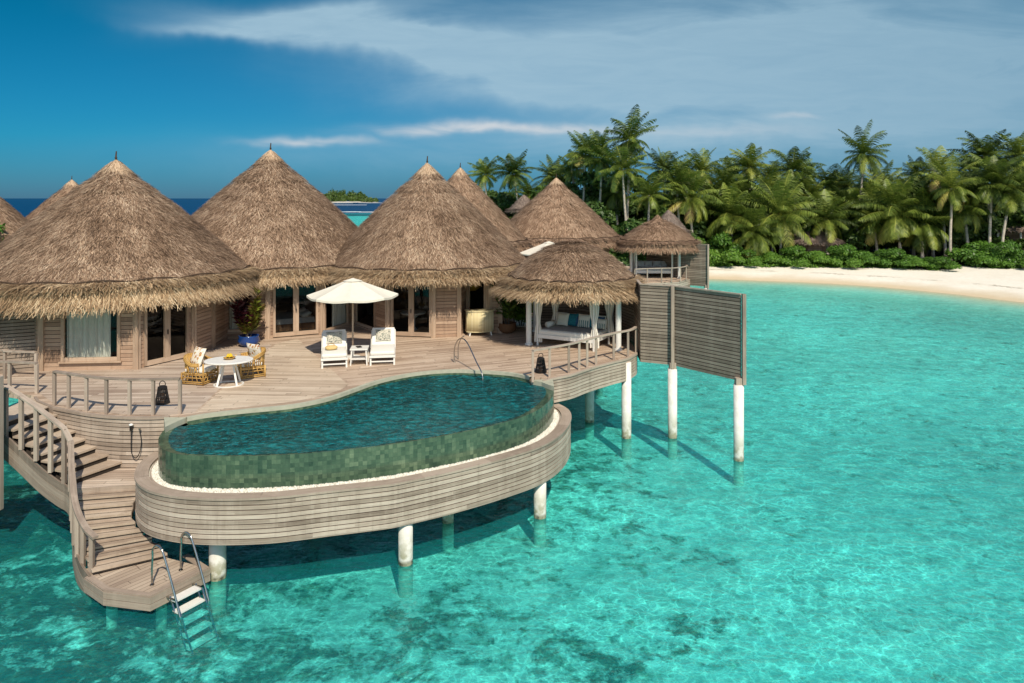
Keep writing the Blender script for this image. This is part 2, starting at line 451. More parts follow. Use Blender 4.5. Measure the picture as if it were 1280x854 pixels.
f = t.m('FRACT', t.m('MULTIPLY', x, 6)); c = t.mix(t.m('LESS_THAN', f, .5), (.72, .68, .60), (.16, .26, .24)); c = t.mix(t.m('GREATER_THAN', y, .5), c, (.72, .68, .60))
t.out(t.bsdf(c, .9, None, .1)); M['stripe'] = m_
# pool tiles
def tiles(name, s_, wet=.25):
    m_, t = newmat(name); uv = t.coord('UV'); x, y, z = t.sep(uv)
    i_ = t.m('FLOOR', t.m('DIVIDE', x, s_)); j_ = t.m('FLOOR', t.m('DIVIDE', y, s_))
    wn = t.n('ShaderNodeTexWhiteNoise', {'noise_dimensions': '2D'}, {'Vector': t.comb(i_, j_)}, None).outputs[0]
    ib = t.m('FLOOR', t.m('DIVIDE', x, s_ * 2)); jb = t.m('FLOOR', t.m('DIVIDE', y, s_ * 2))
    wb = t.n('ShaderNodeTexWhiteNoise', {'noise_dimensions': '2D'}, {'Vector': t.comb(ib, jb)}, None).outputs[0]
    nz = t.noise(t.coord(), 1.1, 4, .6); n2 = t.noise(uv, 14, 4, .6)
    f = t.m('ADD', t.m('MULTIPLY', wn, .25), t.m('ADD', t.m('MULTIPLY', nz, .72), t.m('ADD', t.m('MULTIPLY', wb, .14), t.m('MULTIPLY', n2, .25))))
    c = t.ramp(t.rng(f, .25, 1.1), [(0, (.010, .024, .018)), (.3, (.03, .062, .04)), (.6, (.075, .125, .075)), (1, (.20, .265, .16))])
    fx = t.m('FRACT', t.m('DIVIDE', x, s_)); fy = t.m('FRACT', t.m('DIVIDE', y, s_))
    g = t.m('MAXIMUM', t.m('LESS_THAN', fx, .05), t.m('LESS_THAN', fy, .05))
    c = t.mix(t.m('MULTIPLY', g, .6), c, (.045, .075, .055))
    t.out(t.bsdf(c, wet, t.bump(t.m('SUBTRACT', n2, g), .25, .004), .5)); return m_
M['tile'] = tiles('green_stone_tile', .10, .16)
# thatch
def thatch(name, stops, rough=.85):
    m_, t = newmat(name); tn = t.attr('tone')
    nz = t.noise(t.coord(), 1.0, 5, .65); n2 = t.noise(t.coord(), 9, 4, .6)
    f = t.m('ADD', t.m('MULTIPLY', tn, .56), t.m('ADD', t.m('MULTIPLY', t.m('ADD', nz, t.m('SUBTRACT', t.noise(t.coord(), .38, 3, .6), .5)), .42), t.m('MULTIPLY', n2, .16)))
    c = t.ramp(t.rng(f, .12, .98), stops)
    t.out(t.bsdf(c, rough, None, .15)); return m_
M['thatch'] = thatch('thatch', [(0, (.05, .03, .019)), (.35, (.20, .125, .08)), (.62, (.36, .24, .158)), (.85, (.56, .41, .285)), (1, (.78, .62, .46))])
M['fringe'] = thatch('thatch_fringe', [(0, (.065, .038, .02)), (.35, (.28, .18, .10)), (.65, (.49, .345, .205)), (1, (.82, .66, .44))])
M['thatch_far'] = thatch('thatch_far', [(0, (.10, .06, .035)), (.45, (.27, .17, .11)), (1, (.48, .34, .23))])
M['thatch_island'] = thatch('thatch_island', [(0, (.09, .065, .055)), (.5, (.22, .165, .135)), (1, (.36, .29, .24))])
M['thatch_cap'] = thatch('thatch_cap', [(0, (.30, .19, .11)), (.5, (.50, .35, .23)), (1, (.68, .52, .37))])
# foliage
def leafmat(name, stops, trans=.25):
    m_, t = newmat(name); tn = t.attr('tone')
    nz = t.noise(t.coord('Object'), .8, 3, .6)
    oi = t.n('ShaderNodeObjectInfo', None, None, None).outputs['Random']
    f = t.m('ADD', t.m('MULTIPLY', tn, .7), t.m('ADD', t.m('MULTIPLY', nz, .3), t.m('MULTIPLY', t.m('SUBTRACT', oi, .5), .22)))
    c = t.ramp(f, stops)
    d = t.bsdf(c, .45, None, .35); tr = t.n('ShaderNodeBsdfTranslucent', None, {0: c})
    t.out(t.n('ShaderNodeMixShader', None, {0: trans, 1: d, 2: tr})); return m_
M['frond'] = leafmat('palm_frond', [(0, (.02, .04, .008)), (.35, (.085, .13, .02)), (.62, (.20, .26, .042)), (.86, (.40, .42, .08)), (.93, (.50, .42, .12)), (1, (.26, .155, .07))])
M['leaf'] = leafmat('broad_leaf', [(0, (.018, .042, .009)), (.5, (.07, .13, .025)), (1, (.19, .26, .055))])
M['leaf2'] = leafmat('beach_leaf', [(0, (.03, .08, .012)), (.5, (.11, .235, .028)), (1, (.27, .42, .06))])
M['croton'] = leafmat('croton_leaf', [(0, (.02, .008, .01)), (.35, (.09, .014, .022)), (.6, (.14, .12, .02)), (.8, (.20, .27, .03)), (1, (.50, .50, .05))], .15)
M['trunk'] = simple('palm_trunk', (.42, .37, .31), .85, .15, var=.3, scale=3, bump=.3)
M['bark'] = simple('tree_bark', (.13, .10, .08), .9, .15, var=.3, scale=3)
# glass pane: reflects the sky, lets the room through
m_, t = newmat('window_glass')
ge = t.n('ShaderNodeNewGeometry', None, None, None); dt = t.m('ABSOLUTE', t.n('ShaderNodeVectorMath', {'operation': 'DOT_PRODUCT'}, {0: ge.outputs['Normal'], 1: ge.outputs['Incoming']}, None).outputs['Value'])
fr = t.m('ADD', .05, t.m('MULTIPLY', t.m('POWER', t.m('SUBTRACT', 1., dt), 5.), .9))
t.out(t.n('ShaderNodeMixShader', None, {0: t.m('MULTIPLY', fr, .45), 1: t.n('ShaderNodeBsdfTransparent', None, {0: (.72, .76, .75)}), 2: t.n('ShaderNodeBsdfGlossy', None, {0: .9, 'Roughness': .02})}))
M['glass'] = m_
# gravel
m_, t = newmat('white_gravel'); v = t.n('ShaderNodeTexVoronoi', None, {'Vector': t.coord(), 'Scale': 26.}, None)
c = t.ramp(t.m('ADD', t.m('MULTIPLY', t.n('ShaderNodeSeparateColor', None, {0: v.outputs[1]}), .8), .1), [(0, (.42, .39, .31)), (.5, (.70, .67, .57)), (1, (.86, .84, .76))])
t.out(t.bsdf(c, .8, t.bump(v.outputs[0], -.9, .03), .2)); M['gravel'] = m_
m_, t = newmat('white_pebble'); c = t.ramp(t.attr('tone'), [(0, (.45, .42, .34)), (.4, (.72, .69, .6)), (1, (.86, .84, .77))]); t.out(t.bsdf(c, .8)); M['pebble'] = m_
# ground: sand, wet sand, litter under the trees, reef patches under water
m_, t = newmat('ground_sand')
pos = t.n('ShaderNodeNewGeometry', None, None, None).outputs['Position']; x, y, z = t.sep(pos)
n1 = t.noise(pos, .35, 6, .6); n2 = t.noise(pos, 3.0, 5, .65); n3 = t.noise(pos, .12, 4, .55)
dry = t.mix(t.rng(n1, .3, .7), (.80, .74, .62), (.88, .83, .72))
dry = t.mix(t.rng(n2, .35, .75, 0, .35), dry, (.62, .53, .40))
wet = (.64, .52, .35)
c = t.mix(t.rng(t.m('ADD', z, t.m('MULTIPLY', n1, .25)), .52, .22), dry, wet)
c = t.mix(t.rng(z, -.01, -.2), c, (.88, .88, .80))
wr_ = t.m('MULTIPLY', t.m('MULTIPLY', t.rng(t.m('ABSOLUTE', t.m('SUBTRACT', t.m('ADD', z, t.m('MULTIPLY', n2, .16)), .62)), .035, .0), t.rng(n1, .45, .6)), .7)
c = t.mix(wr_, c, (.22, .17, .10))
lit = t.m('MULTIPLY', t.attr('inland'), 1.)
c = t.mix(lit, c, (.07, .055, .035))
rm = t.attr('reef'); patch = t.m('ADD', t.m('MULTIPLY', t.noise(pos, .8, 8, .72, .5), .6), t.m('MULTIPLY', t.noise(pos, 2.6, 6, .7, .4), .4))
pf = t.m('ADD', t.m('MULTIPLY', rm, .25), t.m('MULTIPLY', t.m('SUBTRACT', patch, .5), 2.4)); pf = t.rng(pf, .14, .34)
reefc = t.ramp(t.noise(pos, 2.6, 6, .7), [(.3, (.015, .03, .02)), (.47, (.08, .09, .055)), (.58, (.22, .22, .15)), (.7, (.55, .54, .42))])
reefc = t.mix(t.rng(t.m('ADD', rm, t.m('MULTIPLY', t.m('SUBTRACT', patch, .5), 3.)), 1.0, 1.7, 0, .85), reefc, (.012, .03, .026))
c = t.mix(t.m('MULTIPLY', pf, t.rng(z, -.15, -.5)), c, reefc)
sandn = t.noise(pos, 1.3, 6, .7)
c = t.mix(t.m('MULTIPLY', t.rng(sandn, .5, .75), t.rng(z, -.15, -.5, 0, .6)), c, (.28, .36, .27))
t.out(t.bsdf(c, .9, t.bump(t.m('ADD', n1, t.m('MULTIPLY', n2, .3)), .6, .15), .15)); M['sand'] = m_

# lagoon water: tinted transmission + fresnel sky reflection; 'depth' drives the tint and the deep-water body colour
def watermat(name, tint, pool=False):
    m_, t = newmat(name)
    pos = t.n('ShaderNodeNewGeometry', None, None, None).outputs['Position']; x, y, z = t.sep(pos)
    cam_d = t.m('POWER', t.m('ADD', t.m('MULTIPLY', x, x), t.m('MULTIPLY', y, y)), .5)
    w1 = t.noise(t.mapping(pos, (1., 1.5, 1), (0, 0, R(14))), 1.25 if not pool else 2.6, 4, .62, .8)
    w2 = t.noise(t.mapping(pos, (1., 1.8, 1), (0, 0, R(-20))), 4.6 if not pool else 7., 3, .6, .6)
    w3 = t.noise(t.mapping(pos, (.25, .6, 1), (0, 0, R(8))), .8, 4, .6, .3)
    h = t.m('ADD', t.m('MULTIPLY', w1, .6), t.m('ADD', t.m('MULTIPLY', w2, .26), t.m('MULTIPLY', w3, .9 if not pool else .1)))
    nb = t.bump(h, .7 if not pool else 1., .24 if not pool else .38)
    # caustic light painted into the transmission colour: ripple tone and a net of seams
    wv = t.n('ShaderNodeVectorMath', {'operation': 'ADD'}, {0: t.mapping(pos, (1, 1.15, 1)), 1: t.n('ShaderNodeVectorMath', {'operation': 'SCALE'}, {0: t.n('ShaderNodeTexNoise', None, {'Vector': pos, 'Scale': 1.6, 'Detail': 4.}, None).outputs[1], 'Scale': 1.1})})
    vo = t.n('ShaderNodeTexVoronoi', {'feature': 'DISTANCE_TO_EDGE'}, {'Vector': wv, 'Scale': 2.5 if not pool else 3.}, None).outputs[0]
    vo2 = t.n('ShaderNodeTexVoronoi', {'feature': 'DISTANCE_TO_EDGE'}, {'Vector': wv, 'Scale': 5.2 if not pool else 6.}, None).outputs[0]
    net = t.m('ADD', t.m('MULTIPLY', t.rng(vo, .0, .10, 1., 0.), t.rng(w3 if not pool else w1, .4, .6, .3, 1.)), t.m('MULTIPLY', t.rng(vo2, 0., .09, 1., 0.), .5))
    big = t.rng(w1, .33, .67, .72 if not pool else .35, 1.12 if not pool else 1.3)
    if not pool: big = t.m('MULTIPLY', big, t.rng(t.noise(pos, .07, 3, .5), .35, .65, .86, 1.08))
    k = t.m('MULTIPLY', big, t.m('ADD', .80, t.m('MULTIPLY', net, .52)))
    if pool:
        tc = t.mix(1., tint, t.comb(k, k, k), 'MULTIPLY')
        body = t.n('ShaderNodeBsdfDiffuse', None, {0: t.mix(t.m('MULTIPLY', t.rng(w2, .42, .62), t.rng(w1, .3, .6)), (.0, .06, .07), (.015, .42, .47)), 'Normal': nb}); fb = .48  # ripple sparkle painted as dark and bright teal in the body colour
    else:
        dpt = t.attr('depth')
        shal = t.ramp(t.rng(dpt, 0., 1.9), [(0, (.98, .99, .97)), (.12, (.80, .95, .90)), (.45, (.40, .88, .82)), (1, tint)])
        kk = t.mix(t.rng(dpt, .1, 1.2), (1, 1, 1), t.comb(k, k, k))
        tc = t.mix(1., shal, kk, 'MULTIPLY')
        bc = t.mix(t.rng(dpt, 2.2, 6.), t.mix(t.rng(w2, .3, .7), (.01, .42, .44), (.03, .60, .60)), (.0, .026, .095))
        body = t.n('ShaderNodeBsdfDiffuse', None, {0: bc, 'Normal': nb})
        fb = t.m('ADD', t.rng(dpt, .2, 1.7, 0., .16), t.rng(dpt, 2., 5., 0., .85), clamp=True)
    tr = t.n('ShaderNodeBsdfTransparent', None, {0: tc})
    mx = t.n('ShaderNodeMixShader', None, {0: fb, 1: tr, 2: body})
    fr = t.n('ShaderNodeFresnel', None, {0: 1.33, 'Normal': nb})
    fr = t.m('MINIMUM', t.m('MULTIPLY', fr, .8), .21 if not pool else .6)
    gl = t.n('ShaderNodeBsdfGlossy', None, {0: (.92, .97, 1.), 'Roughness': .10 if not pool else .06, 'Normal': nb})
    t.out(t.n('ShaderNodeMixShader', None, {0: fr, 1: mx, 2: gl}))
    return m_
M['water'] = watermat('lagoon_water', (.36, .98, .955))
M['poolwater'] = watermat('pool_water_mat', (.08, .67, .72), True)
M['foam'] = simple('surf_foam', (.72, .78, .80), .8, .2)
# ---------------- ground and water ----------------
SHORE = np.array([(-6, 128), (-10, 108), (-4, 96), (5, 87), (12, 80.5), (20.2, 75.6), (29, 72.3), (35, 68.3), (39, 63.5), (42.5, 56.5),
                  (50, 47), (75, 36), (140, 30), (300, 90), (320, 260), (120, 300), (20, 240)], float)
ISLET = np.array([(-58, 58), (-52, 51), (-44, 49.5), (-36, 51), (-34, 57), (-42, 64), (-54, 64)], float)
def sdist(poly, X, Y):
    """signed distance to a closed polygon, positive inside"""
    n = len(poly); d = np.full(X.shape, 1e9); ins = np.zeros(X.shape, bool)
    for i in range(n):
        ax, ay = poly[i]; bx, by = poly[(i + 1) % n]
        ex, ey = bx - ax, by - ay
        t = np.clip(((X - ax) * ex + (Y - ay) * ey) / (ex * ex + ey * ey), 0, 1)
        d = np.minimum(d, np.hypot(X - ax - t * ex, Y - ay - t * ey))
        c = ((ay > Y) != (by > Y)) & (X < (bx - ax) * (Y - ay) / (by - ay + 1e-12) + ax)
        ins ^= c
    return np.where(ins, d, -d)
def height(X, Y):
    s1 = sdist(SHORE, X, Y); s2 = sdist(ISLET, X, Y); s = np.maximum(s1, s2)
    wob = .5 * np.sin(X * .31 + 1) + .35 * np.sin(X * .83 + Y * .4)
    s = s + wob * .35
    land = .95 * (1 - np.exp(-np.maximum(s, 0) / 6.5)) + .012 * np.clip(s, 0, 25)
    sea = -.66 * (1 - np.exp(np.minimum(s, 0) / 9.))
    z = np.where(s > 0, land, sea)
    bumpy = .08 * np.sin(X * .14 + .9 * np.sin(Y * .11)) * np.sin(Y * .17 + 1) + .035 * np.sin(X * .9 + 1.3 * np.sin(Y * .5)) + .03 * np.sin(Y * 1.2 + X * .35)
    z = z + bumpy * np.clip(-s / 12, 0, 1)
    # the drop-off beyond the lagoon
    edge = 450 + 25 * np.sin(X / 60.) + 14 * np.sin(X / 17.)
    edge = edge - np.clip((-X - 115) * 1.6, 0, 280)
    k = 1 / (1 + np.exp(-(Y - edge) / 16))
    z = z * (1 - k) + k * -12.
    far = np.clip((X - 420) / 100, 0, 1) + np.clip((-260 - X) / 80, 0, 1)
    z = np.where(far > 0, z * (1 - np.clip(far, 0, 1)) - 10 * np.clip(far, 0, 1), z)
    # deeper pocket of reef at the near left
    z = z - .12 * np.exp(-(((X + 13) / 6.5) ** 2 + ((Y - 15) / 8.) ** 2))
    return z, s
def grid(xs, ys, fn):
    X, Y = np.meshgrid(xs, ys); Z = fn(X, Y); ny, nx = X.shape
    V = np.stack([X, Y, Z], -1).reshape(-1, 3)
    i = np.arange(nx - 1)[None] + nx * np.arange(ny - 1)[:, None]
    Fq = np.stack([i, i + 1, i + nx + 1, i + nx], -1).reshape(-1, 4)
    return V, Fq, X, Y
def mesh_from(name, V, Fq, mat, attrs=None, smooth=True):
    me = bpy.data.meshes.new(name); me.vertices.add(len(V)); me.vertices.foreach_set('co', V.astype(np.float32).ravel())
    me.loops.add(Fq.size); me.loops.foreach_set('vertex_index', Fq.astype(np.int32).ravel())
    me.polygons.add(len(Fq)); me.polygons.foreach_set('loop_start', np.arange(0, Fq.size, 4, dtype=np.int32))
    me.polygons.foreach_set('use_smooth', np.ones(len(Fq), bool))
    for k, a in (attrs or {}).items():
        at = me.attributes.new(k, 'FLOAT', 'POINT'); at.data.foreach_set('value', a.astype(np.float32).ravel())
    me.update(calc_edges=True); me.materials.append(mat)
    o = bpy.data.objects.new(name, me); C.objects.link(o); return o
xs = np.concatenate([-np.geomspace(9000, 42, 26), np.arange(-40, 72, .8), np.geomspace(74, 9000, 26)])
ys = np.concatenate([-np.geomspace(3000, 12, 12), np.arange(-10, 130, .8), np.arange(132, 480, 8), np.geomspace(490, 14000, 18)])
V, Fq, X, Y = grid(xs, ys, lambda X, Y: height(X, Y)[0])
_, S = height(X, Y)
def g2(cx, cy, rx, ry, a=1.): return a * np.exp(-(((X - cx) / rx) ** 2 + ((Y - cy) / ry) ** 2))
reef = g2(-14, 12.5, 7.2, 8, 2.4) + g2(-3.5, 14.6, 4, 2., .5) + g2(1.2, 14.6, 2.2, 1.3, .5) + g2(3.6, 15.3, 1.6, .9, .45) + g2(4.4, 17.8, 1., .5, .5) \
    + g2(-3, 25, 9, 5, .6) + g2(1.5, 19, 2.0, 3, .3) + g2(-14, 24, 6, 6, 1.) + g2(0, 13, 4, 3, .25) + .06 + g2(0, 400, 200, 50, .3) + g2(2.5, 23, 2, 2, .5)
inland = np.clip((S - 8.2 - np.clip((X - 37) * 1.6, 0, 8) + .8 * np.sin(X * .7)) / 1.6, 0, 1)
tag(mesh_from('ground', V, Fq, M['sand'], {'reef': np.clip(reef, 0, 1.5), 'inland': inland}), kind='structure', label='pale sand beach and shallow reef seabed under the lagoon')
xw = np.concatenate([-np.geomspace(30000, 42, 40), np.arange(-40, 72, 1.), np.geomspace(74, 30000, 40)])
yw = np.concatenate([-np.geomspace(3000, 12, 12), np.arange(-10, 130, 1.), np.arange(132, 480, 6), np.geomspace(490, 45000, 30)])
V, Fq, X, Y = grid(xw, yw, lambda X, Y: X * 0)
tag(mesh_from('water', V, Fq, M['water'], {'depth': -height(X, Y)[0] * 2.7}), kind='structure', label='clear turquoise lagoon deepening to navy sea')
# breakers on the outer reef
rng = np.random.default_rng(3)
b = B()
for (x0, x1, y0, wd_) in ((-330, -150, 1290, 40), (-170, 10, 430, 9), (-60, 200, 505, 9), (-330, -200, 900, 20)):
    x = x0
    while x < x1:
        l = rng.uniform(14, 60) * (y0 / 500); yy0 = y0 + rng.uniform(-8, 8); hw = wd_ * rng.uniform(.25, .8)
        pts = [(x, yy0 - hw * .2), (x + l * .3, yy0 - hw * .7), (x + l, yy0), (x + l * .6, yy0 + hw * .6), (x + l * .2, yy0 + hw * .4)]
        b.poly(pts, .35, .05); x += l * rng.uniform(.8, 1.5)
tag(b.build('surf', M['foam'], None, loc=(0, 0, 0)), kind='stuff', label='thin white lines of surf breaking on the outer reef')

# ---------------- deck, pool, platform ----------------
D = 2.8
poolpx = [(223, 526), (207.5, 535.5), (198.5, 547), (200, 558), (214, 566), (240, 569.3), (286.5, 570.3), (337, 569.3), (394, 566), (444.6, 561), (480, 557),
          (525, 550), (575, 541), (620, 531), (655, 520.5), (678, 508.5), (691, 495), (690, 485.5), (679, 479)]
front = [P(x, y, 2.66) for x, y in poolpx]
backpx = [(665, 472.5), (648, 468.5), (630, 466), (598, 464), (566.5, 463.2), (535, 465), (503, 469.6), (471.6, 477), (444.6, 486.5), (413, 497.4), (381, 504.6), (350, 509), (302, 513.5), (255, 519), (233, 523)]
backc = [P(x, y, 2.80) for x, y in backpx]
loop = smoothpath(atz(front + backc, 2.66), 5, True); loop = resample(loop, .22, True)
N_ = len(loop)
# signed area -> make anticlockwise
def area(p): return sum(p[i].x * p[(i + 1) % len(p)].y - p[(i + 1) % len(p)].x * p[i].y for i in range(len(p))) / 2
if area(loop) < 0: loop.reverse()
cx0, cy0 = (sum(p.x for p in loop) / N_, sum(p.y for p in loop) / N_)
isback = []
bk = [Vector((p.x, p.y)) for p in backc]
for p in loop:
    isback.append(min((Vector((p.x, p.y)) - q).length for q in resample([Vector((v.x, v.y, 0)) for v in backc], .1) and [Vector((v.x, v.y)) for v in resample([Vector((v.x, v.y, 0)) for v in backc], .1)]) < .12)
def rimw(p):
    e = min(abs(p.x - front[2].x), abs(p.x - front[16].x))
    return .10 + .34 * math.exp(-(e / .9) ** 2)
inner = [q for q in offset(loop, [rimw(p) for p in loop])]
pool = thing('infinity_pool', 'curved infinity pool clad in mottled green stone tiles on the villa deck', 'pool', (cx0, cy0, 1.95))
b = B(); b.band(loop, atz(loop, 1.93)); b.build('tile_wall', M['tile'], pool)
b = B(); b.band(inner, loop); b.band(inner, [p + Vector((0, 0, -1.15)) for p in inner]); b.build('rim', M['tile'], pool)
b = B(); b.poly(atz(inner, 1.5), 1.505); b.build('basin_floor', M['tile'], pool)
# back coping against the deck
i0 = next(i for i in range(N_) if isback[i] and not isback[i - 1])
bi = []; i = i0
while isback[i % N_] and len(bi) < N_: bi.append(i % N_); i += 1
bpath = [loop[i] for i in bi]                     # anticlockwise: outward is on the right
b = B()
cop_out = offset(bpath, -.12, False)
b.band(atz(cop_out, D + .012), atz(bpath, D + .012), False); b.band(atz(bpath, D + .012), atz(bpath, 2.60), False)
b.build('coping', M['stone'], pool)
b = B(); b.band(atz(offset(bpath, .012, False), 2.72), atz(offset(bpath, .012, False), 1.5), False); b.build('tile_border', M['tile'], pool)
b = B(); b.poly(offset(loop, [.5 * rimw(p) for p in loop]), 2.664)
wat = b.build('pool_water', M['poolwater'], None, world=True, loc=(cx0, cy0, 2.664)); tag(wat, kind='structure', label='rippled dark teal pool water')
# pale stone end blocks beside the pool
b = B()
b.poly([P(664, 475), P(691, 473.6), P(692.5, 483), P(686, 481), P(677, 477.5)], 2.797, 2.0); b.build('end_block', M['stone'], pool)
b = B(); b.poly([P(205, 521.5), P(234, 521.5), P(224, 525.5), P(212, 531), P(206.5, 534)], 2.797, 1.9); b.build('end_block', M['stone'], pool)

# deck polygon
leftpx = [(68, 509.5), (86, 513), (108, 517), (133, 520), (162, 521.5), (191, 521.5), (212, 520.5)]
rightpx = [(690, 473), (713, 468.5), (729, 463), (745, 458), (757, 454.8), (768, 452), (777, 450), (786, 447.3), (795, 442)]
left = smoothpath([P(x, y) for x, y in leftpx], 3); right = smoothpath([P(x, y) for x, y in rightpx], 3)
rend = [Vector((4.62, 26.6, D)), Vector((4.62, 28, D)), Vector((4.3, 30.5, D)), Vector((4.6, 34, D)), Vector((4.6, 38, D)), Vector((-21, 38, D)), Vector((-21, 21.9, D)), Vector((-16.8, 21.6, D)), P(12, 490), P(42, 495), Vector((-13.1, 19.9, D))]
cback = list(reversed(cop_out))      # left to right now?
if cback[0].x > cback[-1].x: cback.reverse()
deckpoly = left + cback + right + rend
deck = thing('villa_deck', 'weathered timber sun deck on white piles round the villa pavilions', 'deck', (-4, 24, 0))
b = B(); b.poly(deckpoly, D, D - .16); b.build('deck_boards', M['deck_main'], deck)
wedge = [P(345, 430), P(372, 423.5), P(432, 478.5), P(436, 481), P(425, 488), P(405, 494.5), P(380, 500), P(350, 504.5), P(300, 509.5), P(262, 514), P(246, 516.5), P(282, 482), P(330, 443)]
b = B(); b.poly(wedge, D + .004); b.build('pale_boards', M['deck_pale'], deck)
lw = [P(70, 506), P(110, 514), P(160, 518.5), P(215, 518.5), P(243, 516), P(279, 482), P(326, 443), P(340, 431), Vector((-10.5, 27, 0)), Vector((-20, 27, 0)), Vector((-20, 22.2, 0)), Vector((-16.5, 21.9, 0)), P(15, 488), P(48, 491)]
b = B(); b.poly(lw, D + .004); b.build('side_boards', M['deck_left'], deck)
def fascia(parent, path, z0, z1, bh, mat, name='fascia', th=.035, side=-1, piece=3.2):
    """stacked horizontal boards bent along a path; each board broken into lengths"""
    b = B(); n = max(1, round((z1 - z0) / bh)); h = (z1 - z0) / n
    pts = resample(path, .18); m = len(pts)
    for k in range(n):
        z = z1 - (k + 1) * h; st = random.randint(3, 16); i = 0
        while i < m - 1:
            j = min(m - 1, i + st); st = random.randint(20, 34)
            if m - 1 - j < 3: j = m - 1
            b.sweep(atz(pts[i:j + 1], z), th, h - .021, side=random.uniform(-.003, .003)); i = j
    o = b.build(name, mat, parent)
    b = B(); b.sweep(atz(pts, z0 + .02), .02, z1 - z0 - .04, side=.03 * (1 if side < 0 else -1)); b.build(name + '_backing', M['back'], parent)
    return o
fascia(deck, left, 1.52, D - .05, .105, M['fascia'])
fascia(deck, right + rend[:2], 2.03, D - .05, .105, M['fascia'])
for pth, z_, w_, h_ in ((left, D - .05, .10, .062), ([P(679, 476)] + right + rend[:1], D - .05, .10, .062), ([P(44, 496), Vector((-13.1, 19.9, D)), left[0]], D - .2, .07, .205)): b = B(); b.sweep(atz(pth, z_), w_, h_); b.build('edge_board', M['cap'], deck)
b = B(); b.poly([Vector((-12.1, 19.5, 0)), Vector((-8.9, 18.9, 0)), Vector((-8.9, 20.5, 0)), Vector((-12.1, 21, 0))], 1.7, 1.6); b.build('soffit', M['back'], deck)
def pile(parent, x, y, top, r=.17):
    b = B(); b.lathe([(r, -3.2), (r, .02), (r * 1.0, top)], 20, (x, y, 0)); b.build('pile', M['pile'], parent, smooth=True)
for px, py, r in ((783, 547, .17), (737, 527, .17)):
    q = P(px, py, 0); pile(deck, q.x, q.y, D - .15, r)
for x, y in ((4.0, 33), (-1, 26), (-6, 25), (-11, 24), (-11.3, 20.6), (1.5, 29), (-4, 31)): pile(deck, x, y, D - .15)

# pool platform
platpx = [(195, 566), (181, 576), (172.6, 586), (170.3, 597), (176, 607), (192, 615.5), (223, 621.5), (260, 624), (300, 624), (350, 621.5), (413, 614.5), (480, 607.2), (503, 603.5), (566.5, 590), (630, 573.5), (677, 558), (703, 541), (712.6, 524), (709, 513), (697, 506)]
pf = resample(smoothpath([P(x, y, 1.95) for x, y in platpx], 5), .2)
plat = thing('pool_platform', 'curved weathered timber platform carrying the green pool on round piles', 'platform', (pf[0].x, pf[0].y, 0))
full = pf + [Vector((1.2, 23.2, 0)), Vector((-1, 23.8, 0)), Vector((-4, 22.5, 0)), Vector((-7, 20, 0)), Vector((-8.7, 18.8, 0))]
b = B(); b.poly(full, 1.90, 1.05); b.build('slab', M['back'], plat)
if True:
    fascia(plat, offset(pf, -.0, False), 1.0, 1.93, .103, M['fascia'], side=-1)
b = B(); pts = pf
for q in range(0, len(pts) - 1, 9):
    b.sweep(atz(pts[q:min(len(pts), q + 10)], 1.93), .30, .05, side=.11)
b.build('rim_cap', M['cap'], plat)
b = B(); b.sweep(atz(offset(pf, .30, False), 1.86), .03, .09); b.build('rim_edge', M['cap'], plat)
b = B(); b.sweep(atz(offset(pf, .02, False), .97), .06, .045); b.build('lower_trim', M['cap'], plat)
for px, py, r in ((272, 722, .18), (507, 704, .165), (675, 646, .165), (392, 640, .15), (560, 652, .15)):
    q = P(px, py, 0); pile(plat, q.x, q.y, 1.06, r)
b = B(); b.poly(offset(full, .2), 1.925); gv = b.build('gravel', M['gravel'], None, loc=(cx0, cy0, 1.925)); tag(gv, 'white gravel strip between the green pool wall and timber rim', 'gravel', kind='stuff')
# loose pebbles over the strip
pb = []; tn = []
inn = [Vector((p.x, p.y)) for p in loop]; frontloop = [p for i, p in enumerate(loop) if not isback[i]]
fl = atz(offset([p for p in pf], .31, False), 1.93)
fr_near = [min(frontloop, key=lambda q: (q.x - p.x) ** 2 + (q.y - p.y) ** 2) for p in fl]
octf = [(0, 2, 4), (2, 1, 4), (1, 3, 4), (3, 0, 4)]
for k in range(9000):
    i = random.randrange(len(fl)); j = min(len(fl) - 1, i + 1); t = random.random(); u = random.random() ** .8
    a = fl[i].lerp(fl[j], t); c_ = fr_near[i].lerp(fr_near[j], t); q = a.lerp(Vector((c_.x, c_.y, 1.93)), u)
    r = random.uniform(.012, .026); an = random.random() * 6
    dx_, dy_ = r * math.cos(an), r * math.sin(an)
    p5 = [(q.x + dx_, q.y + dy_, 1.925), (q.x - dx_, q.y - dy_, 1.925), (q.x - dy_, q.y + dx_, 1.925), (q.x + dy_, q.y - dx_, 1.925), (q.x + dx_ * .2, q.y, 1.93 + r * 1.3)]
    tt = random.random()
    for f in octf: pb.append([p5[f[0]], p5[f[1]], p5[f[2]]]); tn.append(tt)
pbo = quads_mesh('pebbles', np.array(pb), np.array(tn), M['pebble'], None, k=3); tag(pbo, 'loose white pebbles lying along the foot of the pool wall', 'pebbles', kind='stuff')

# ---------------- stairs down to the swim platform ----------------
st = thing('stair', 'curved timber stair descending from the deck to the swim platform', 'stair', (-9.5, 17, 0))
outer = smoothpath([(-12.85, 18.05, 2.62), (-12.25, 17.82, 2.32), (-11.45, 17.5, 1.88), (-10.9, 17.3, 1.64), (-10.5, 17.15, 1.48), (-10.2, 16.8, 1.12), (-9.85, 16.25, .76), (-9.35, 15.65, .52), (-8.9, 15.25, .4)], 6)
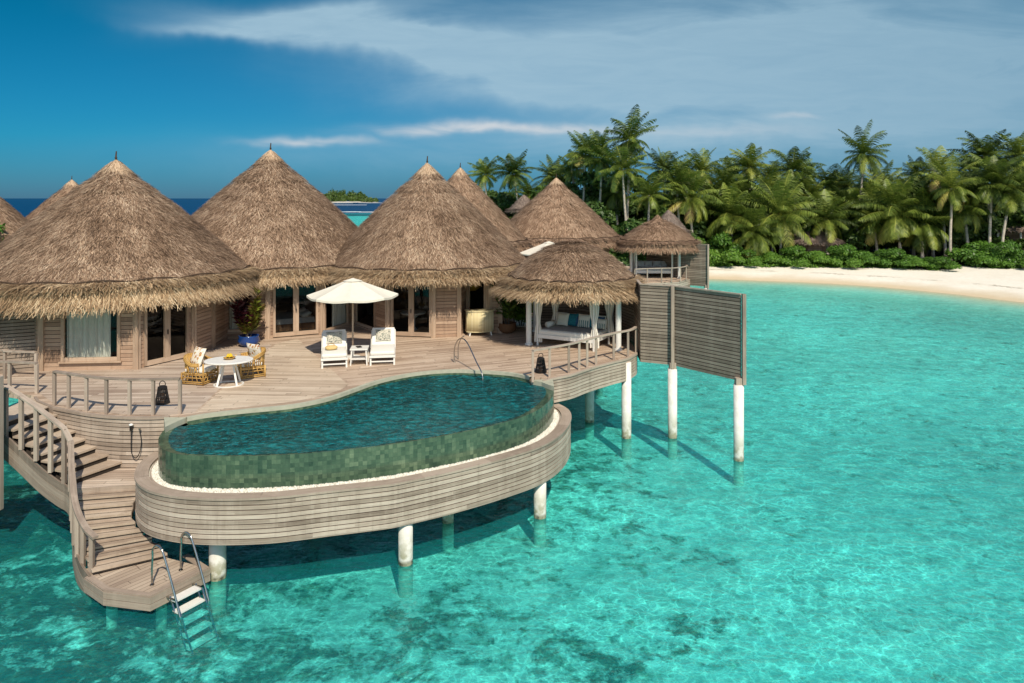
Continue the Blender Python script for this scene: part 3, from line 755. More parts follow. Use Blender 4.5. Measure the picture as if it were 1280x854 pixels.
# upper flight
up0o, up0i = Vector((-12.75, 18.05, 0)), Vector((-12.35, 20.2, 0))
up1o, up1i = Vector((-10.62, 17.3, 0)), Vector((-9.75, 19.0, 0))
bt = B(); n = 7
for k in range(n):
    t0, t1 = k / n, (k + 1) / n + .02; z = 2.8 - (k + 1) * (1.3 / (n + 1))
    q = [up0o.lerp(up1o, t0), up0o.lerp(up1o, t1), up0i.lerp(up1i, t1), up0i.lerp(up1i, t0)]
    bt.poly(q, z, z - .05)
    a, c_ = up0o.lerp(up1o, (k + 1) / n), up0i.lerp(up1i, (k + 1) / n)
bt.build('tread', M['tread'], st)
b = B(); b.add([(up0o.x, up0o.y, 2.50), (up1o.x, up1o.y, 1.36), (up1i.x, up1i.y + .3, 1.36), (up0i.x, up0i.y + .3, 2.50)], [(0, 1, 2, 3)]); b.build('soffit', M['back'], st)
b = B(); b.poly([(-12.74, 18.03), (-12.30, 20.5), (-13.6, 20.6), (-13.5, 18.4)], 2.775, 2.66); b.build('top_landing', M['tread'], st)
br = B()
for k in range(n):
    z = 2.8 - (k + 1) * (1.3 / (n + 1)); a, c_ = up0o.lerp(up1o, k / n), up0i.lerp(up1i, k / n)
    br.beam(Vector((a.x, a.y, z + .05)), Vector((c_.x, c_.y, z + .05)), .03, .13)
a, c_ = up1o, up1i; br.beam(Vector((a.x, a.y, 1.56)), Vector((c_.x, c_.y, 1.56)), .03, .2)
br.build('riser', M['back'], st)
b = B(); b.poly([(-10.62, 17.33), (-10.35, 17.12), (-9.0, 17.35), (-8.75, 17.2), (-8.55, 18.2), (-8.6, 19.2), (-9.8, 19.05)], 1.5); b.build('landing', M['deck_left'], st)
b = B(); b.sweep([Vector(p) for p in ((-10.62, 17.33, 1.38), (-10.35, 17.12, 1.38), (-9.0, 17.35, 1.38))], .03, .115); b.build('landing_edge', M['cap'], st)
inn_ = smoothpath([(-9.0, 17.4, 1.5), (-8.92, 16.95, 1.2), (-8.75, 16.55, .95), (-8.4, 16.35, .72), (-8.0, 16.2, .55), (-7.67, 16.0, .4)], 6)
out_ = smoothpath([(-10.40, 17.12, 1.5), (-10.17, 16.75, 1.2), (-9.93, 16.35, .95), (-9.6, 15.95, .72), (-9.2, 15.55, .55), (-8.9, 15.25, .4)], 6)
nst = 8; bt = B(); br = B(); dk = B()
inn2, out2 = resample([Vector((p.x, p.y, 0)) for p in inn_], 1e-3)[:], None
def along(path, n_): return resample(path, sum((Vector(a) - Vector(c_)).length for a, c_ in zip(path, path[1:])) / n_)
ia, oa = along([Vector((p.x, p.y, 0)) for p in inn_], nst), along([Vector((p.x, p.y, 0)) for p in out_], nst)
for k in range(nst):
    z = 1.5 - (k + 1) * (1.1 / (nst + 1))
    a0, a1, b1, b0 = oa[k], oa[k + 1], ia[k + 1], ia[k]
    ext = (a1 - a0) * .06
    bt.poly([a0, a1 + ext, b1 + ext, b0], z, z - .05)
    br.beam(Vector((a0.x, a0.y, z + .05)), Vector((b0.x, b0.y, z + .05)), .03, .12); am, bm = a0.lerp(a1, .5), b0.lerp(b1, .5); dk.beam(Vector((am.x, am.y, z + .001)), Vector((bm.x, bm.y, z + .001)), .012, .006); dk.beam(Vector((a1.x, a1.y, z - .062)) - (a1 - a0).normalized() * -.02, Vector((b1.x, b1.y, z - .062)) - (a1 - a0).normalized() * -.02, .008, .022)  # dk: plank gap, plus a dark strip standing in for shade under the nosing
    br.beam(Vector((b0.x, b0.y, z - .12)), Vector((b1.x, b1.y, z - .12)), .03, .22)
bt.build('lower_tread', M['tread'], st); br.build('lower_riser', M['cap'], st); dk.build('joint_and_nosing_shade', M['back'], st)
# stringers
def stringer(path, h, drop, w_=.05):
    b = B(); n_ = 3
    for k in range(n_): b.sweep([p + Vector((0, 0, .04 - (k + 1) * h / n_)) for p in path], w_, h / n_ - .012)
    return b
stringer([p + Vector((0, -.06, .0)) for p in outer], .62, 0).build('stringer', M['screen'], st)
swim = [P(258, 710, .4), P(187.7, 745, .4), P(132, 738, .4), Vector((-8.98, 15.2, .4)), Vector((-9.2, 15.55, .4)), Vector((-8.0, 16.22, .4)), Vector((-7.67, 16.02, .4))]
b = B(); b.poly(swim, .4, .34); b.build('swim_deck', M['swim'], st)
ed = [Vector((-7.3, 16.15, .4)), swim[0], swim[1], swim[2], swim[3], Vector((-9.5, 15.75, .4))]
for z_ in (.262, .12): b = B(); b.sweep(atz(ed[:5], z_), .05, .13, side=.03); b.build('edge_board', M['cap'], st)
b = B(); b.sweep(atz(ed[:5], .395), .14, .022, side=-.03); b.build('edge_trim', M['cap'], st)
for x, y in ((-8.5, 15.3), (-7.4, 15.2), (-9.7, 17.4)):
    pile(st, x, y, .3, .11)

def railing(name, label, base, posts, h=.9, parent_loc=None, rail=(.11, .05), post=.075, group=None, ptop=None, mid=False):
    """base: path on the floor; posts: indices/points where a post stands"""
    t = thing(name, label, 'railing', base[0], group=group)
    for p in posts:
        p = Vector(p); b = B(); b.box((p.x, p.y, p.z + h / 2 - .02), (post, post, h + .03)); b.build('post', M['rail'], t)
    b = B(); b.sweep([Vector(p) + Vector((0, 0, h)) for p in base], rail[0], rail[1]); b.build('handrail', M['rail'], t)
    if mid:
        b = B(); b.sweep([Vector(p) + Vector((0, 0, h * .72)) for p in base], .04, .05); b.build('mid_rail', M['rail'], t)
    return t
lp = [P(x, y) for x, y in ((68, 507), (86, 510.5), (108, 514.5), (133, 517.5), (162, 519), (191.5, 519), (225, 518))]
railing('deck_railing', 'grey timber railing curving along the deck edge left of the pool', smoothpath(lp, 3), lp)
rp = [P(x, y) for x, y in ((666, 476.2), (687, 471.5), (711, 466.5), (724, 462.5), (734, 459.5), (745, 456), (767, 450), (785, 446), (791, 443.5), (795, 440.5), (787, 432))]
railing('deck_railing', 'grey timber railing wrapping the deck edge in front of the daybed gazebo', smoothpath(rp[:10], 3) , [rp[i] for i in (0, 1, 2, 3, 4, 5, 6, 7, 9)])
so_ = [Vector(p) for p in ((-12.6, 17.92, 2.8), (-12.05, 17.68, 2.62), (-11.55, 17.48, 2.42), (-11.1, 17.32, 2.2), (-10.7, 17.2, 1.98), (-10.48, 17.1, 1.72))]
sl = smoothpath([so_[-1], (-10.25, 16.75, 1.28), (-10.0, 16.4, 1.05), (-9.75, 16.05, .84), (-9.45, 15.72, .66), (-9.12, 15.45, .5), (-8.85, 15.3, .42)], 4)
rl = thing('stair_railing', 'timber railing following the outer side of the curved stair', 'railing', so_[0])
for p in so_[:-1]:
    b = B(); b.box((p.x, p.y, p.z + .26), (.085, .085, 1.30)); b.build('post', M['rail'], rl)
for i in (0, 6, 9, 12, 15, 18, 22):
    p = sl[i]; b = B(); b.box((p.x, p.y, p.z + .30), (.085, .085, .92 if i else 1.15)); b.build('post', M['rail'], rl)
b = B(); b.sweep([p + Vector((0, 0, .9)) for p in so_[:-1]] + [sl[0] + Vector((0, 0, .88))], .13, .05); b.sweep([p + Vector((0, 0, .87 - .13 * i / len(sl))) for i, p in enumerate(sl)], .13, .05); b.build('handrail', M['rail'], rl)
# inner rail where the stair turns
ir = [Vector(p) for p in ((-11.5, 18.7, 2.35), (-11.0, 18.55, 1.95), (-10.75, 18.2, 1.75))]
# landing railing at the far left
ll = [Vector((-16.6, 21.4, D)), P(-40, 489), P(12, 490), P(46, 492)]
railing('deck_railing', 'short timber railing at the head of the stair beside the slatted screen', ll, ll[1:], .85)
l2 = [Vector((-15.9, 22.5, D)), P(6, 474), P(45, 476)]
railing('deck_railing', 'second timber railing behind the stair head against the dark screen', l2, l2[1:], .85)

# swim ladder
lad = thing('swim_ladder', 'stainless steel swim ladder with white treads dipping into the lagoon', 'ladder', (-7.2, 15.2, 0))
ex = Vector((.67, 1.09, 0)).normalized(); eo = Vector((.88, -.50, 0)).normalized()
for k, q in enumerate((P(190, 731.6, .4), P(226, 713, .4))):
    pts = [q, q + Vector((0, 0, .35)), q + Vector((0, 0, .62)) + eo * .02]
    for a in range(1, 8):
        an = math.pi * a / 8.6; pts.append(q + Vector((0, 0, .62 + .24 * math.sin(an))) + eo * (.20 - .20 * math.cos(an)))
    pts.append(q + eo * .62 + Vector((0, 0, .25))); pts.append(q + eo * 1.0 + Vector((0, 0, -.62)))
    b = B(); b.tube(smoothpath(pts, 3), .021, 10); b.build('handrail', M['steel'], lad, smooth=True)
    b = B(); b.lathe([(.045, .4), (.045, .415)], 14, (q.x, q.y, 0)); b.build('rail_base', M['steel'], lad)
o0 = P(190, 731.6, .4) + eo * .52
for k in range(5):
    c_ = o0 + ex * .32 + eo * (.10 + .115 * k) + Vector((0, 0, -.08 - .21 * k)); c_.z = .24 - .21 * k
    b = B(); b.box(c_, (.58, .21, .035), M=Matrix((ex, -eo, Vector((0, 0, 1)))).transposed()); b.build('tread', M['white'], lad)
for s_ in (.03, .61):
    b = B(); a = o0 + ex * s_ + eo * .02; b.beam(Vector((a.x, a.y, .30)), Vector((a.x, a.y, -.7)) + eo * .55, .03, .02); b.beam(Vector((a.x, a.y, .27)) + eo * -.1, Vector((a.x, a.y, .27)) + eo * .22, .03, .02)
    b.beam(Vector((a.x, a.y, .27)) + eo * .2, Vector((a.x, a.y, -.7)) + eo * .74, .03, .02); b.build('side_frame', M['steel'], lad)
# pool handrail
ph = thing('pool_handrail', 'arched stainless steel handrail at the back edge of the pool', 'handrail', P(568, 455))
a0, a1 = P(568, 453), P(603, 470)
hp = [a0, a0 + Vector((0, 0, .45)), a0.lerp(a1, .12) + Vector((0, 0, .78)), a0.lerp(a1, .3) + Vector((0, 0, .92)), a0.lerp(a1, .5) + Vector((0, 0, .82)), a0.lerp(a1, .78) + Vector((0, 0, .38)), a1 + Vector((0, 0, .02)), a1 + Vector((0, 0, -.5))]
b = B(); b.tube(smoothpath(hp, 5), .021, 10); b.build('rail', M['steel'], ph, smooth=True)
b = B(); b.tube(smoothpath([p + Vector((.1, .45, -.0)) if i < 5 else p + Vector((.1, .45, 0)) for i, p in enumerate(hp)], 5)[:14], .018, 10); b.build('rail', M['steel'], ph, smooth=True)
b = B(); b.lathe([(.05, D), (.05, D + .015)], 14, (a0.x, a0.y, 0)); b.build('rail_base', M['steel'], ph)

# hand shower on the curved fascia
sh = thing('hand_shower', 'hand shower with a looping hose hung on the curved timber fascia', 'shower', P(170, 530, 2.6))
q = P(169, 529, 2.62); q.y -= .20
b = B(); b.lathe([(.0, .0), (.05, .0), (.055, .03), (.02, .05)], 14, q); b.build('shower_head', M['white'], sh, smooth=True)
b = B(); b.box(q + Vector((.0, .0, -.07)), (.05, .06, .12)); b.build('bracket', M['black'], sh)
q2 = q + Vector((.22, 0, -.12)); b = B(); b.lathe([(.025, 0), (.03, .05)], 10, q2); b.build('tap', M['steel'], sh)
b = B(); b.tube(smoothpath([q + Vector((.01, 0, -.1)), q + Vector((.0, 0, -.5)), q + Vector((.02, 0, -.72)), q + Vector((.12, -.01, -.82)), q + Vector((.22, 0, -.68)), q + Vector((.26, 0, -.4)), q2], 5), .011, 7); b.build('hose', M['black'], sh, smooth=True)
# ---------------- thatched roofs ----------------
def prof_sampler(prof):
    pr = np.array(prof, float); seg = np.hypot(np.diff(pr[:, 0]), np.diff(pr[:, 1]))
    ar = seg * (pr[:-1, 0] + pr[1:, 0] + .02); cum = np.cumsum(ar) / ar.sum()
    return pr, seg, cum
def blades(c, prof, n, length, width, seed, spread=.35, lift=.07, flip=0., tone=(0., 1.), rough=.04, thmin=0., clump=True):
    """straw blades lying down the slope of a surface of revolution; returns quads and tones"""
    g = np.random.default_rng(seed); pr, seg, cum = prof_sampler(prof)
    u = g.random(n); i = np.minimum(np.searchsorted(cum, u), len(seg) - 1)
    r0, r1 = pr[i, 0], pr[i + 1, 0]; z0, z1 = pr[i, 1], pr[i + 1, 1]
    t = g.random(n); k = (r0 < r1) & (r0 < .7 * r1); t = np.where(k, np.sqrt(t), t)
    r = r0 + (r1 - r0) * t; z = z0 + (z1 - z0) * t; th = g.random(n) * 2 * math.pi
    dr, dz = (r1 - r0) / seg[i], (z1 - z0) / seg[i]
    er = np.stack([np.cos(th), np.sin(th), 0 * th], 1); et = np.stack([-np.sin(th), np.cos(th), 0 * th], 1); ez = np.array([0, 0, 1.])
    down = er * dr[:, None] + ez * dz[:, None]; nrm = er * (-dz)[:, None] + ez * dr[:, None]
    a = g.normal(0, spread, n); d = down * np.cos(a)[:, None] + et * np.sin(a)[:, None]; s = np.cross(nrm, d)
    L_ = length * g.uniform(.5, 1.25, n); W_ = width * g.uniform(.6, 1.4, n)
    p = er * r[:, None] + ez * z[:, None] + np.array(c) + nrm * (g.random(n) * rough)[:, None]
    p1 = p + d * L_[:, None] + nrm * (lift * g.uniform(-.2, 1.3, n))[:, None]
    sw = s * (W_ / 2)[:, None]
    Q = np.stack([p - sw, p + sw, p1 + sw * .35, p1 - sw * .35], 1)
    tn = g.uniform(tone[0], tone[1], n)
    if clump:
        x, y, zz = p[:, 0], p[:, 1], p[:, 2]
        tn = tn + .10 * np.sin(x * 3.1 + 2 * np.sin(zz * 2.3)) * np.sin(y * 2.7 + zz * 3.9) + .06 * np.sin(th * 23 + zz * 2)
    return Q, np.clip(tn, 0, 1)
def thatch_roof(parent, c, prof, fr, nb, nf, seed, cap=True, finial=.42, mats=('thatch', 'fringe'), bl=(.30, .024), fl=(.48, .024), scal=True, seam=True, caph=.5):
    """prof: radius/height pairs from apex to the seam; fr: (radius, height) of the fringe tips"""
    
    c = Vector(c); rs, zs = prof[-1]; g = random.Random(seed)
    b = B(); n = 72
    pr = [(max(.01, r - .03), z - .04) for r, z in prof]
    b.lathe(list(reversed(pr)), n, c, cap=False); base = b
    roof = base.build('thatch', M[mats[0]], parent, smooth=True)
    Q, tn = blades(c, prof, int(nb * (1.5 if bl[1] < .04 else 1)), bl[0], bl[1], seed)
    quads_mesh('straw', Q, tn, M[mats[0]], roof, world=True)
    # fringe tier: bulges out past the seam, then hangs
    rf, zf = fr; fp = [(rs - .06, zs + .03), (rs + .10, zs - .03), (rs + (rf - rs) * .55, zs + (zf - zs) * .38), (rf - .03, zf + .28)]
    b = B(); b.lathe(list(reversed([(r - .03, z) for r, z in fp])), n, c, cap=False); fo = b.build('fringe', M[mats[1]], parent, smooth=True)
    nf = int(nf * (1.25 if fl[1] < .04 else 1)); Q1, t1 = blades(c, fp, nf, fl[0], fl[1], seed + 1, .30, .12, tone=(0., 1.), rough=.09)
    Q1b, t1b = blades(c, [(rs - .02, zs + .05), (rs + .10, zs - .04)], nf // 3, fl[0] * .9, fl[1], seed + 7, .3, .10, tone=(.0, .9), rough=.06); Q1 = np.concatenate([Q1, Q1b]); t1 = np.concatenate([t1, t1b])
    # keep the hanging tips ragged but level
    low = zf - .10 + .16 * np.random.default_rng(seed).random(len(Q1)) ** 2 * 2
    for k in (2, 3):
        zz = Q1[:, k, 2] - c.z
        f = np.where(zz < low, (low - zz), 0); Q1[:, k, 2] += f
    quads_mesh('hanging_straw', Q1, t1, M[mats[1]], fo, world=True)
    if seam:
        b = B(); pts = []; m = 19 if scal else 1; N2 = 180
        for k in range(N2):
            a = 2 * math.pi * k / N2; sc_ = abs(math.sin(a * m / 2)) if scal else 0
            pts.append(c + Vector((math.cos(a) * (rs + .075), math.sin(a) * (rs + .075), zs + .06 + .075 * sc_)))
        pts.append(pts[0]); b.tube(pts, .024, 6, False); b.build('batten', M['pole'], parent)
    if cap:
        r1 = caph; z0 = prof[0][1]
        zc = np.interp(r1, [p[0] for p in prof], [p[1] for p in prof])
        b = B(); b.lathe(list(reversed([(.03, z0 + .10), (r1 * .45, (z0 + zc) / 2 + .13), (r1, zc + .05), (r1 + .02, zc - .02)])), 28, c, cap=False)
        cp = b.build('ridge_cap', M['thatch_cap'], parent, smooth=True)
        Q, tn = blades(c, [(.03, z0 + .11), (r1, zc + .06)], 500, .3, .03, seed + 5, .2, .02, tone=(.2, 1)); quads_mesh('cap_straw', Q, tn, M['thatch_cap'], cp, world=True)
        b = B(); pts = [c + Vector((math.cos(a) * (r1 + .03), math.sin(a) * (r1 + .03), zc + .01)) for a in [2 * math.pi * k / 40 for k in range(41)]]; b.tube(pts, .016, 5, False); b.build('cap_ring', M['pole'], cp)
    if finial:
        z0 = prof[0][1]; b = B(); b.tube([c + Vector((0, 0, z0 - .1)), c + Vector((.0, 0, z0 + finial * .6)), c + Vector((.015, 0, z0 + finial))], [.045, .03, .022], 8); b.lathe([(.02, z0 + .14), (.06, z0 + .17), (.02, z0 + .2)], 10, c); b.build('finial', M['pole'], parent)
    return roof
def cone(R_, z1, z0, k=.03):
    n = 7; return [(max(.02, R_ * i / n), z1 + (z0 - z1) * (i / n) + (z1 - z0) * k * math.sin(math.pi * i / n)) for i in range(n + 1)]

def curtain_sheet(b, p, q, z0, z1, amp=.05, waves=9):
    p, q = Vector(p), Vector(q); d = (q - p); L_ = d.length; d.normalize(); nn = Vector((-d.y, d.x, 0)); n = waves * 6
    lo = []; hi = []
    for k in range(n + 1):
        w_ = amp * math.sin(2 * math.pi * waves * k / n + math.sin(k * .7)) ; a = p + d * (L_ * k / n) + nn * w_
        hi.append(Vector((a.x, a.y, z1))); a = a + nn * (.3 * w_); lo.append(Vector((a.x, a.y, z0)))
    b.band(lo, hi, False)
def wall(parent, p, q, cen, z0, z1, ops=(), mat='wallw', bh=.13, corner=True):
    """boarded wall with framed openings; ops = (u0, u1, z0, z1, kind, curtain)"""
    p, q = Vector((p[0], p[1], 0)), Vector((q[0], q[1], 0)); d = q - p; L_ = d.length; d.normalize()
    nn = Vector((-d.y, d.x, 0))
    if nn.dot(Vector((cen[0], cen[1], 0)) - p) > 0: nn = -nn     # outward
    Mx = Matrix((d, -nn, Vector((0, 0, 1)))).transposed()
    b = B(); nr = round((z1 - z0) / bh); h = (z1 - z0) / nr; bb = B()
    for k in range(nr):
        za = z0 + k * h; zm = za + h / 2; cuts = sorted((o[0], o[1]) for o in ops if o[2] - .01 < zm < o[3] + .01)
        u = 0; ivs = []
        for a, e in cuts:
            if a > u + .02: ivs.append((u, a))
            u = max(u, e)
        if L_ > u + .02: ivs.append((u, L_))
        for a, e in ivs:
            m_ = p + d * ((a + e) / 2)
            b.box((m_.x, m_.y, zm), (e - a, .035, h - .014), M=Mx)
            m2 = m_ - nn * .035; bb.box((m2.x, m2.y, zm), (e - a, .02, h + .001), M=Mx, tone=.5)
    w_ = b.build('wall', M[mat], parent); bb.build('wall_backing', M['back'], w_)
    for o in ops:
        u0, u1, za, zb, kind = o[:5]
        f = B(); fw = .09
        def bar(ua, ub, zc, zd, dep=.09, outw=.012):
            m_ = p + d * ((ua + ub) / 2) + nn * outw; f.box((m_.x, m_.y, (zc + zd) / 2), (ub - ua, dep, zd - zc), M=Mx)
        bar(u0 - .01, u0 + fw, za - .02, zb + .02); bar(u1 - fw, u1 + .01, za - .02, zb + .02)
        bar(u0 + fw, u1 - fw, za - .02, za + fw * (1.1 if kind != 'door' else 1.5)); bar(u0 + fw, u1 - fw, zb - fw, zb + .02)
        if kind == 'window': bar(u0 - .06, u1 + .06, za - .07, za - .023, .16, .04)
        nleaf = 1
        if kind == 'door' and u1 - u0 > 1.1:
            um = (u0 + u1) / 2; bar(um - .11, um + .11, za + .13, zb - fw, .08, .02); nleaf = 2
        fo = f.build(kind, M['postw'], parent)
        g = B(); a = p + d * (u0 + .03) - nn * .01; e = p + d * (u1 - .03) - nn * .01
        g.add([(a.x, a.y, za), (e.x, e.y, za), (e.x, e.y, zb), (a.x, a.y, zb)], [(0, 1, 2, 3)]); g.build('pane', M['glass'], fo)
        if len(o) > 5 and o[5]:
            c0, c1 = o[5]; g = B(); a = p + d * (u0 + (u1 - u0) * c0) - nn * .13; e = p + d * (u0 + (u1 - u0) * c1) - nn * .13
            curtain_sheet(g, a, e, za - .02, zb, .045, max(3, int((e - a).length * 7))); g.build('curtain', M['curtain'], fo, smooth=True)
        if kind == 'door':
            g = B(); um = (u0 + u1) / 2; a = p + d * um + nn * .07; g.box((a.x, a.y, z0 + 1.05), (.03, .03, .16), M=Mx); g.build('handle', M['black'], fo)
    if corner:
        for e in (p, q):
            g = B(); g.box((e.x + nn.x * .0, e.y + nn.y * .0, (z0 + z1) / 2), (.17, .17, z1 - z0 + .02), M=Mx); g.build('corner_post', M['postw'], parent)
def ring_walls(parent, cen, pts, z0, z1):
    for a, c_ in zip(pts, pts[1:]): wall(parent, a, c_, cen, z0, z1, corner=False)
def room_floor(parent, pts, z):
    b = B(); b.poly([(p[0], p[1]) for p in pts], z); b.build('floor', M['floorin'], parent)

ZT = 5.55
# pavilion 1, nearest at the left
c1_ = Vector((-14.96, 27.2, 0))
v1 = thing('thatched_villa', 'largest thatched pavilion at the left, with a curtained window', 'villa', (c1_.x, c1_.y, D), group='thatched pavilions of the near villa')
thatch_roof(v1, c1_, cone(4.70, 9.76, 5.65), (5.1, 4.80), 60000, 17000, 11)
A0, A1, A2, A3 = (-15.25, 23.35), (-12.3, 23.6), (-11.3, 25.5), (-11.2, 26.9)
wall(v1, A0, A1, c1_, D, ZT, [(.62, 2.45, 3.12, 5.1, 'window', (.05, .80))])
wall(v1, A1, A2, c1_, D, ZT, [(.25, 1.95, 2.86, 5.2, 'door')])
wall(v1, A2, A3, c1_, D, ZT, [])
backs = [(-11.2, 26.9), (-11.3, 29), (-13, 31), (-16, 31), (-18.5, 29), (-18.9, 26.5), (-17.6, 24.2), A0]
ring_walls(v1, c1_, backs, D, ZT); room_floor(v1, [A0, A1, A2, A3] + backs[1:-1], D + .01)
# pavilion 2
c2_ = Vector((-11.3, 33.7, 0))
v2 = thing('thatched_villa', 'tall thatched pavilion second from the left, behind the potted plant', 'villa', (c2_.x, c2_.y, D), group='thatched pavilions of the near villa')
thatch_roof(v2, c2_, cone(5.4, 10.57, 5.5), (5.85, 4.84), 56000, 15000, 12)
B0, B1, B2, B3 = (-11.9, 28.5), (-9.75, 28.75), (-7.85, 29.75), (-7.1, 32.0)
wall(v2, B0, B1, c2_, D, ZT, [(.35, 1.25, 3.1, 5.1, 'window', (0, 1.))])
wall(v2, B1, B2, c2_, D, ZT, [(.2, 1.98, 2.86, 5.2, 'door')])
wall(v2, B2, B3, c2_, D, ZT, [(.12, 2.0, 2.86, 5.2, 'window', (.45, .98))])
backs = [B3, (-7.2, 35), (-9, 37.8), (-13, 38), (-15.6, 35.5), (-15.5, 31.5), B0]
ring_walls(v2, c2_, backs, D, ZT); room_floor(v2, [B0, B1, B2] + backs[:-1], D + .01)
# pavilion 3
c3_ = Vector((-3.85, 32.7, 0))
v3 = thing('thatched_villa', 'thatched pavilion at the centre, behind the loungers and bamboo cabinet', 'villa', (c3_.x, c3_.y, D), group='thatched pavilions of the near villa')
thatch_roof(v3, c3_, cone(4.52, 9.9, 5.5), (4.95, 4.90), 44000, 13000, 13)
G0, G1_, G2_, G3, G4, G5 = (-7.0, 32.05), (-5.05, 29.3), (-3.15, 28.95), (-2.15, 29.15), (-1.95, 30.6), (-.75, 29.6)
wall(v3, G0, G1_, c3_, D, ZT, [(.15, 2.2, 2.86, 5.2, 'window')])
wall(v3, G1_, G2_, c3_, D, ZT, [(.15, 1.85, 2.86, 5.2, 'door')])
wall(v3, G2_, G3, c3_, D, ZT, []); wall(v3, G3, G4, c3_, D, ZT, [], corner=False)
wall(v3, G4, (-.95, 29.85), c3_, D, ZT, [(.1, 1.1, 2.86, 5.2, 'doorway')]); wall(v3, (-.95, 29.85), (-.5, 29.95), c3_, D, ZT, [])
backs = [(-.5, 29.95), (.1, 32.5), (-.6, 35), (-2.8, 36.8), (-5.5, 36.5), (-7, 34.5), G0]
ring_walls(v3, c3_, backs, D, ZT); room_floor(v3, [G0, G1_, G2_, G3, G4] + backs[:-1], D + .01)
# furniture seen through the glass
t = thing('bed', 'low upholstered bed seen through the glass doors of the second pavilion', 'bed', (-9.6, 31.0, D), R(28))
b = B(); b.box((0, 0, .2), (2.1, 1.8, .28)); b.build('base', M['brownfab'], t, world=False)
b = B(); b.box((0, 0, .45), (2.0, 1.75, .22)); b.build('mattress', M['sheet'], t, world=False)
b = B(); b.box((.95, 0, .7), (.12, 1.9, .9)); b.build('headboard', M['brownfab'], t, world=False)
for s_ in (-.4, .4): b = B(); b.pillow((.6, s_, .62), (.5, .7, .2), Euler((0, -.5, 0)).to_matrix()); b.build('pillow', M['fabric'], t, world=False, smooth=True)
t = thing('side_table', 'white tapering table seen through the glass doors of the centre pavilion', 'table', (-4.2, 30.6, D))
b = B(); b.lathe([(.5, .70), (.55, .74), (.55, .77), (0.01, .77)], 28); b.build('tabletop', M['white'], t, world=False, smooth=False)
b = B(); b.lathe([(.22, 0), (.10, .12), (.10, .5), (.3, .7)], 20); b.build('pedestal', M['white'], t, world=False, smooth=True)
t = thing('pendant_lamp', 'round amber pendant lamp hanging in the doorway behind the bamboo cabinet', 'lamp', (-1.75, 31.2, 4.75))
b = B(); b.lathe([(.08, .48), (.34, .36), (.48, .1), (.42, -.18), (.2, -.34)], 24); b.build('shade', M['yellow'], t, world=False, smooth=True)
b = B(); b.tube([(0, 0, .46), (0, 0, 1.2)], .01, 6); b.build('cord', M['black'], t, world=False)

# far pavilions of the neighbouring villa and two at the far left
def far_villa(cx, cy, label, apex, R_, seam, fr, seed, nb=9000, grp='thatched pavilions of other villas', z0=D):
    c = Vector((cx, cy, 0)); v = thing('thatched_villa', label, 'villa', (cx, cy, z0), group=grp)
    thatch_roof(v, c, cone(R_, apex, seam, .02), fr, nb, 4500, seed, mats=('thatch_far', 'thatch_far'), bl=(.5, .07), fl=(.55, .06), caph=.45)
    n = 8; pts = [(cx + math.cos(2 * math.pi * k / n + .3) * (R_ - .5), cy + math.sin(2 * math.pi * k / n + .3) * (R_ - .5)) for k in range(n + 1)]
    ring_walls(v, c, pts, z0, seam + .05); return v
far_villa(-3.45, 48, 'thatched pavilion half hidden behind the centre roof, right slope showing', 10.35, 4.4, 5.6, (4.8, 4.85), 21, 16000)
far_villa(3.38, 55, 'broad thatched pavilion standing between the centre roofs and the palm grove', 9.87, 4.75, 5.5, (5.2, 4.8), 22, 16000)
far_villa(-40.3, 54, 'thatched roof cut by the left frame edge above the green bushes', 9.95, 4.3, 5.6, (4.7, 5.1), 23)
far_villa(-37.6, 61.5, 'distant thatched roof peeping out behind the largest pavilion', 9.9, 4.5, 5.5, (5.0, 4.8), 24)
fd = thing('villa_deck', 'timber deck of the neighbouring villa under the distant daybed gazebo', 'deck', (8, 50, 0))
b = B(); b.poly([(-8, 43), (4.5, 46.2), (8.5, 47.6), (11.2, 48.6), (12.4, 50.5), (12.5, 55), (8.5, 61), (-8, 61)], D, D - .2); b.build('deck_boards', M['deck_main'], fd)
fascia(fd, [Vector(p) for p in ((1, 45, 0), (4.5, 46.15, 0), (8.5, 47.55, 0), (11.2, 48.5, 0), (12.45, 50.4, 0))], 2.0, D - .02, .13, M['fascia'])
for x, y in ((5, 48), (9, 49.5), (11.8, 52), (9, 56), (0, 50), (-5, 52), (3, 55)): pile(fd, x, y, D - .2, .18)
ld = thing('villa_deck', 'timber deck carrying the two distant pavilions at far left', 'deck', (-38, 58, 0))
b = B(); b.poly([(-46, 50.8), (-34, 51.5), (-31, 58), (-32, 67), (-44, 67)], D, D - .25); b.build('deck_boards', M['deck_main'], ld)
for x, y in ((-44, 52.5), (-36, 53), (-33, 60), (-35, 65), (-42, 64)): pile(ld, x, y, D - .2, .2)

# ---------------- gazebos ----------------
def gazebo(cx, cy, label, prof, fr, posts, seed, nb, nf, far=False, z0=D, cap=False):
    g = thing('thatched_gazebo', label, 'gazebo', (cx, cy, z0))
    if far: thatch_roof(g, (cx, cy, 0), prof, fr, nb, nf, seed, cap=cap, finial=0, mats=('thatch_far', 'thatch_far'), bl=(.4, .06), fl=(.5, .05), caph=.3)
    else: thatch_roof(g, (cx, cy, 0), prof, fr, nb, nf, seed, cap=cap, finial=0, scal=True)
    for x, y in posts:
        b = B(); b.lathe([(.15, z0), (.15, z0 + .06), (.105, z0 + .07), (.105, prof[-1][1] - .1)], 20, (x, y, 0)); b.build('post', M['white'], g, smooth=False)
    b = B(); pp = [Vector((x, y, prof[-1][1] - .25)) for x, y in posts]; b.sweep(pp, .10, .16, closed=True); b.build('ring_beam', M['postw'], g)
    return g
G1c = (2.33, 28.3)
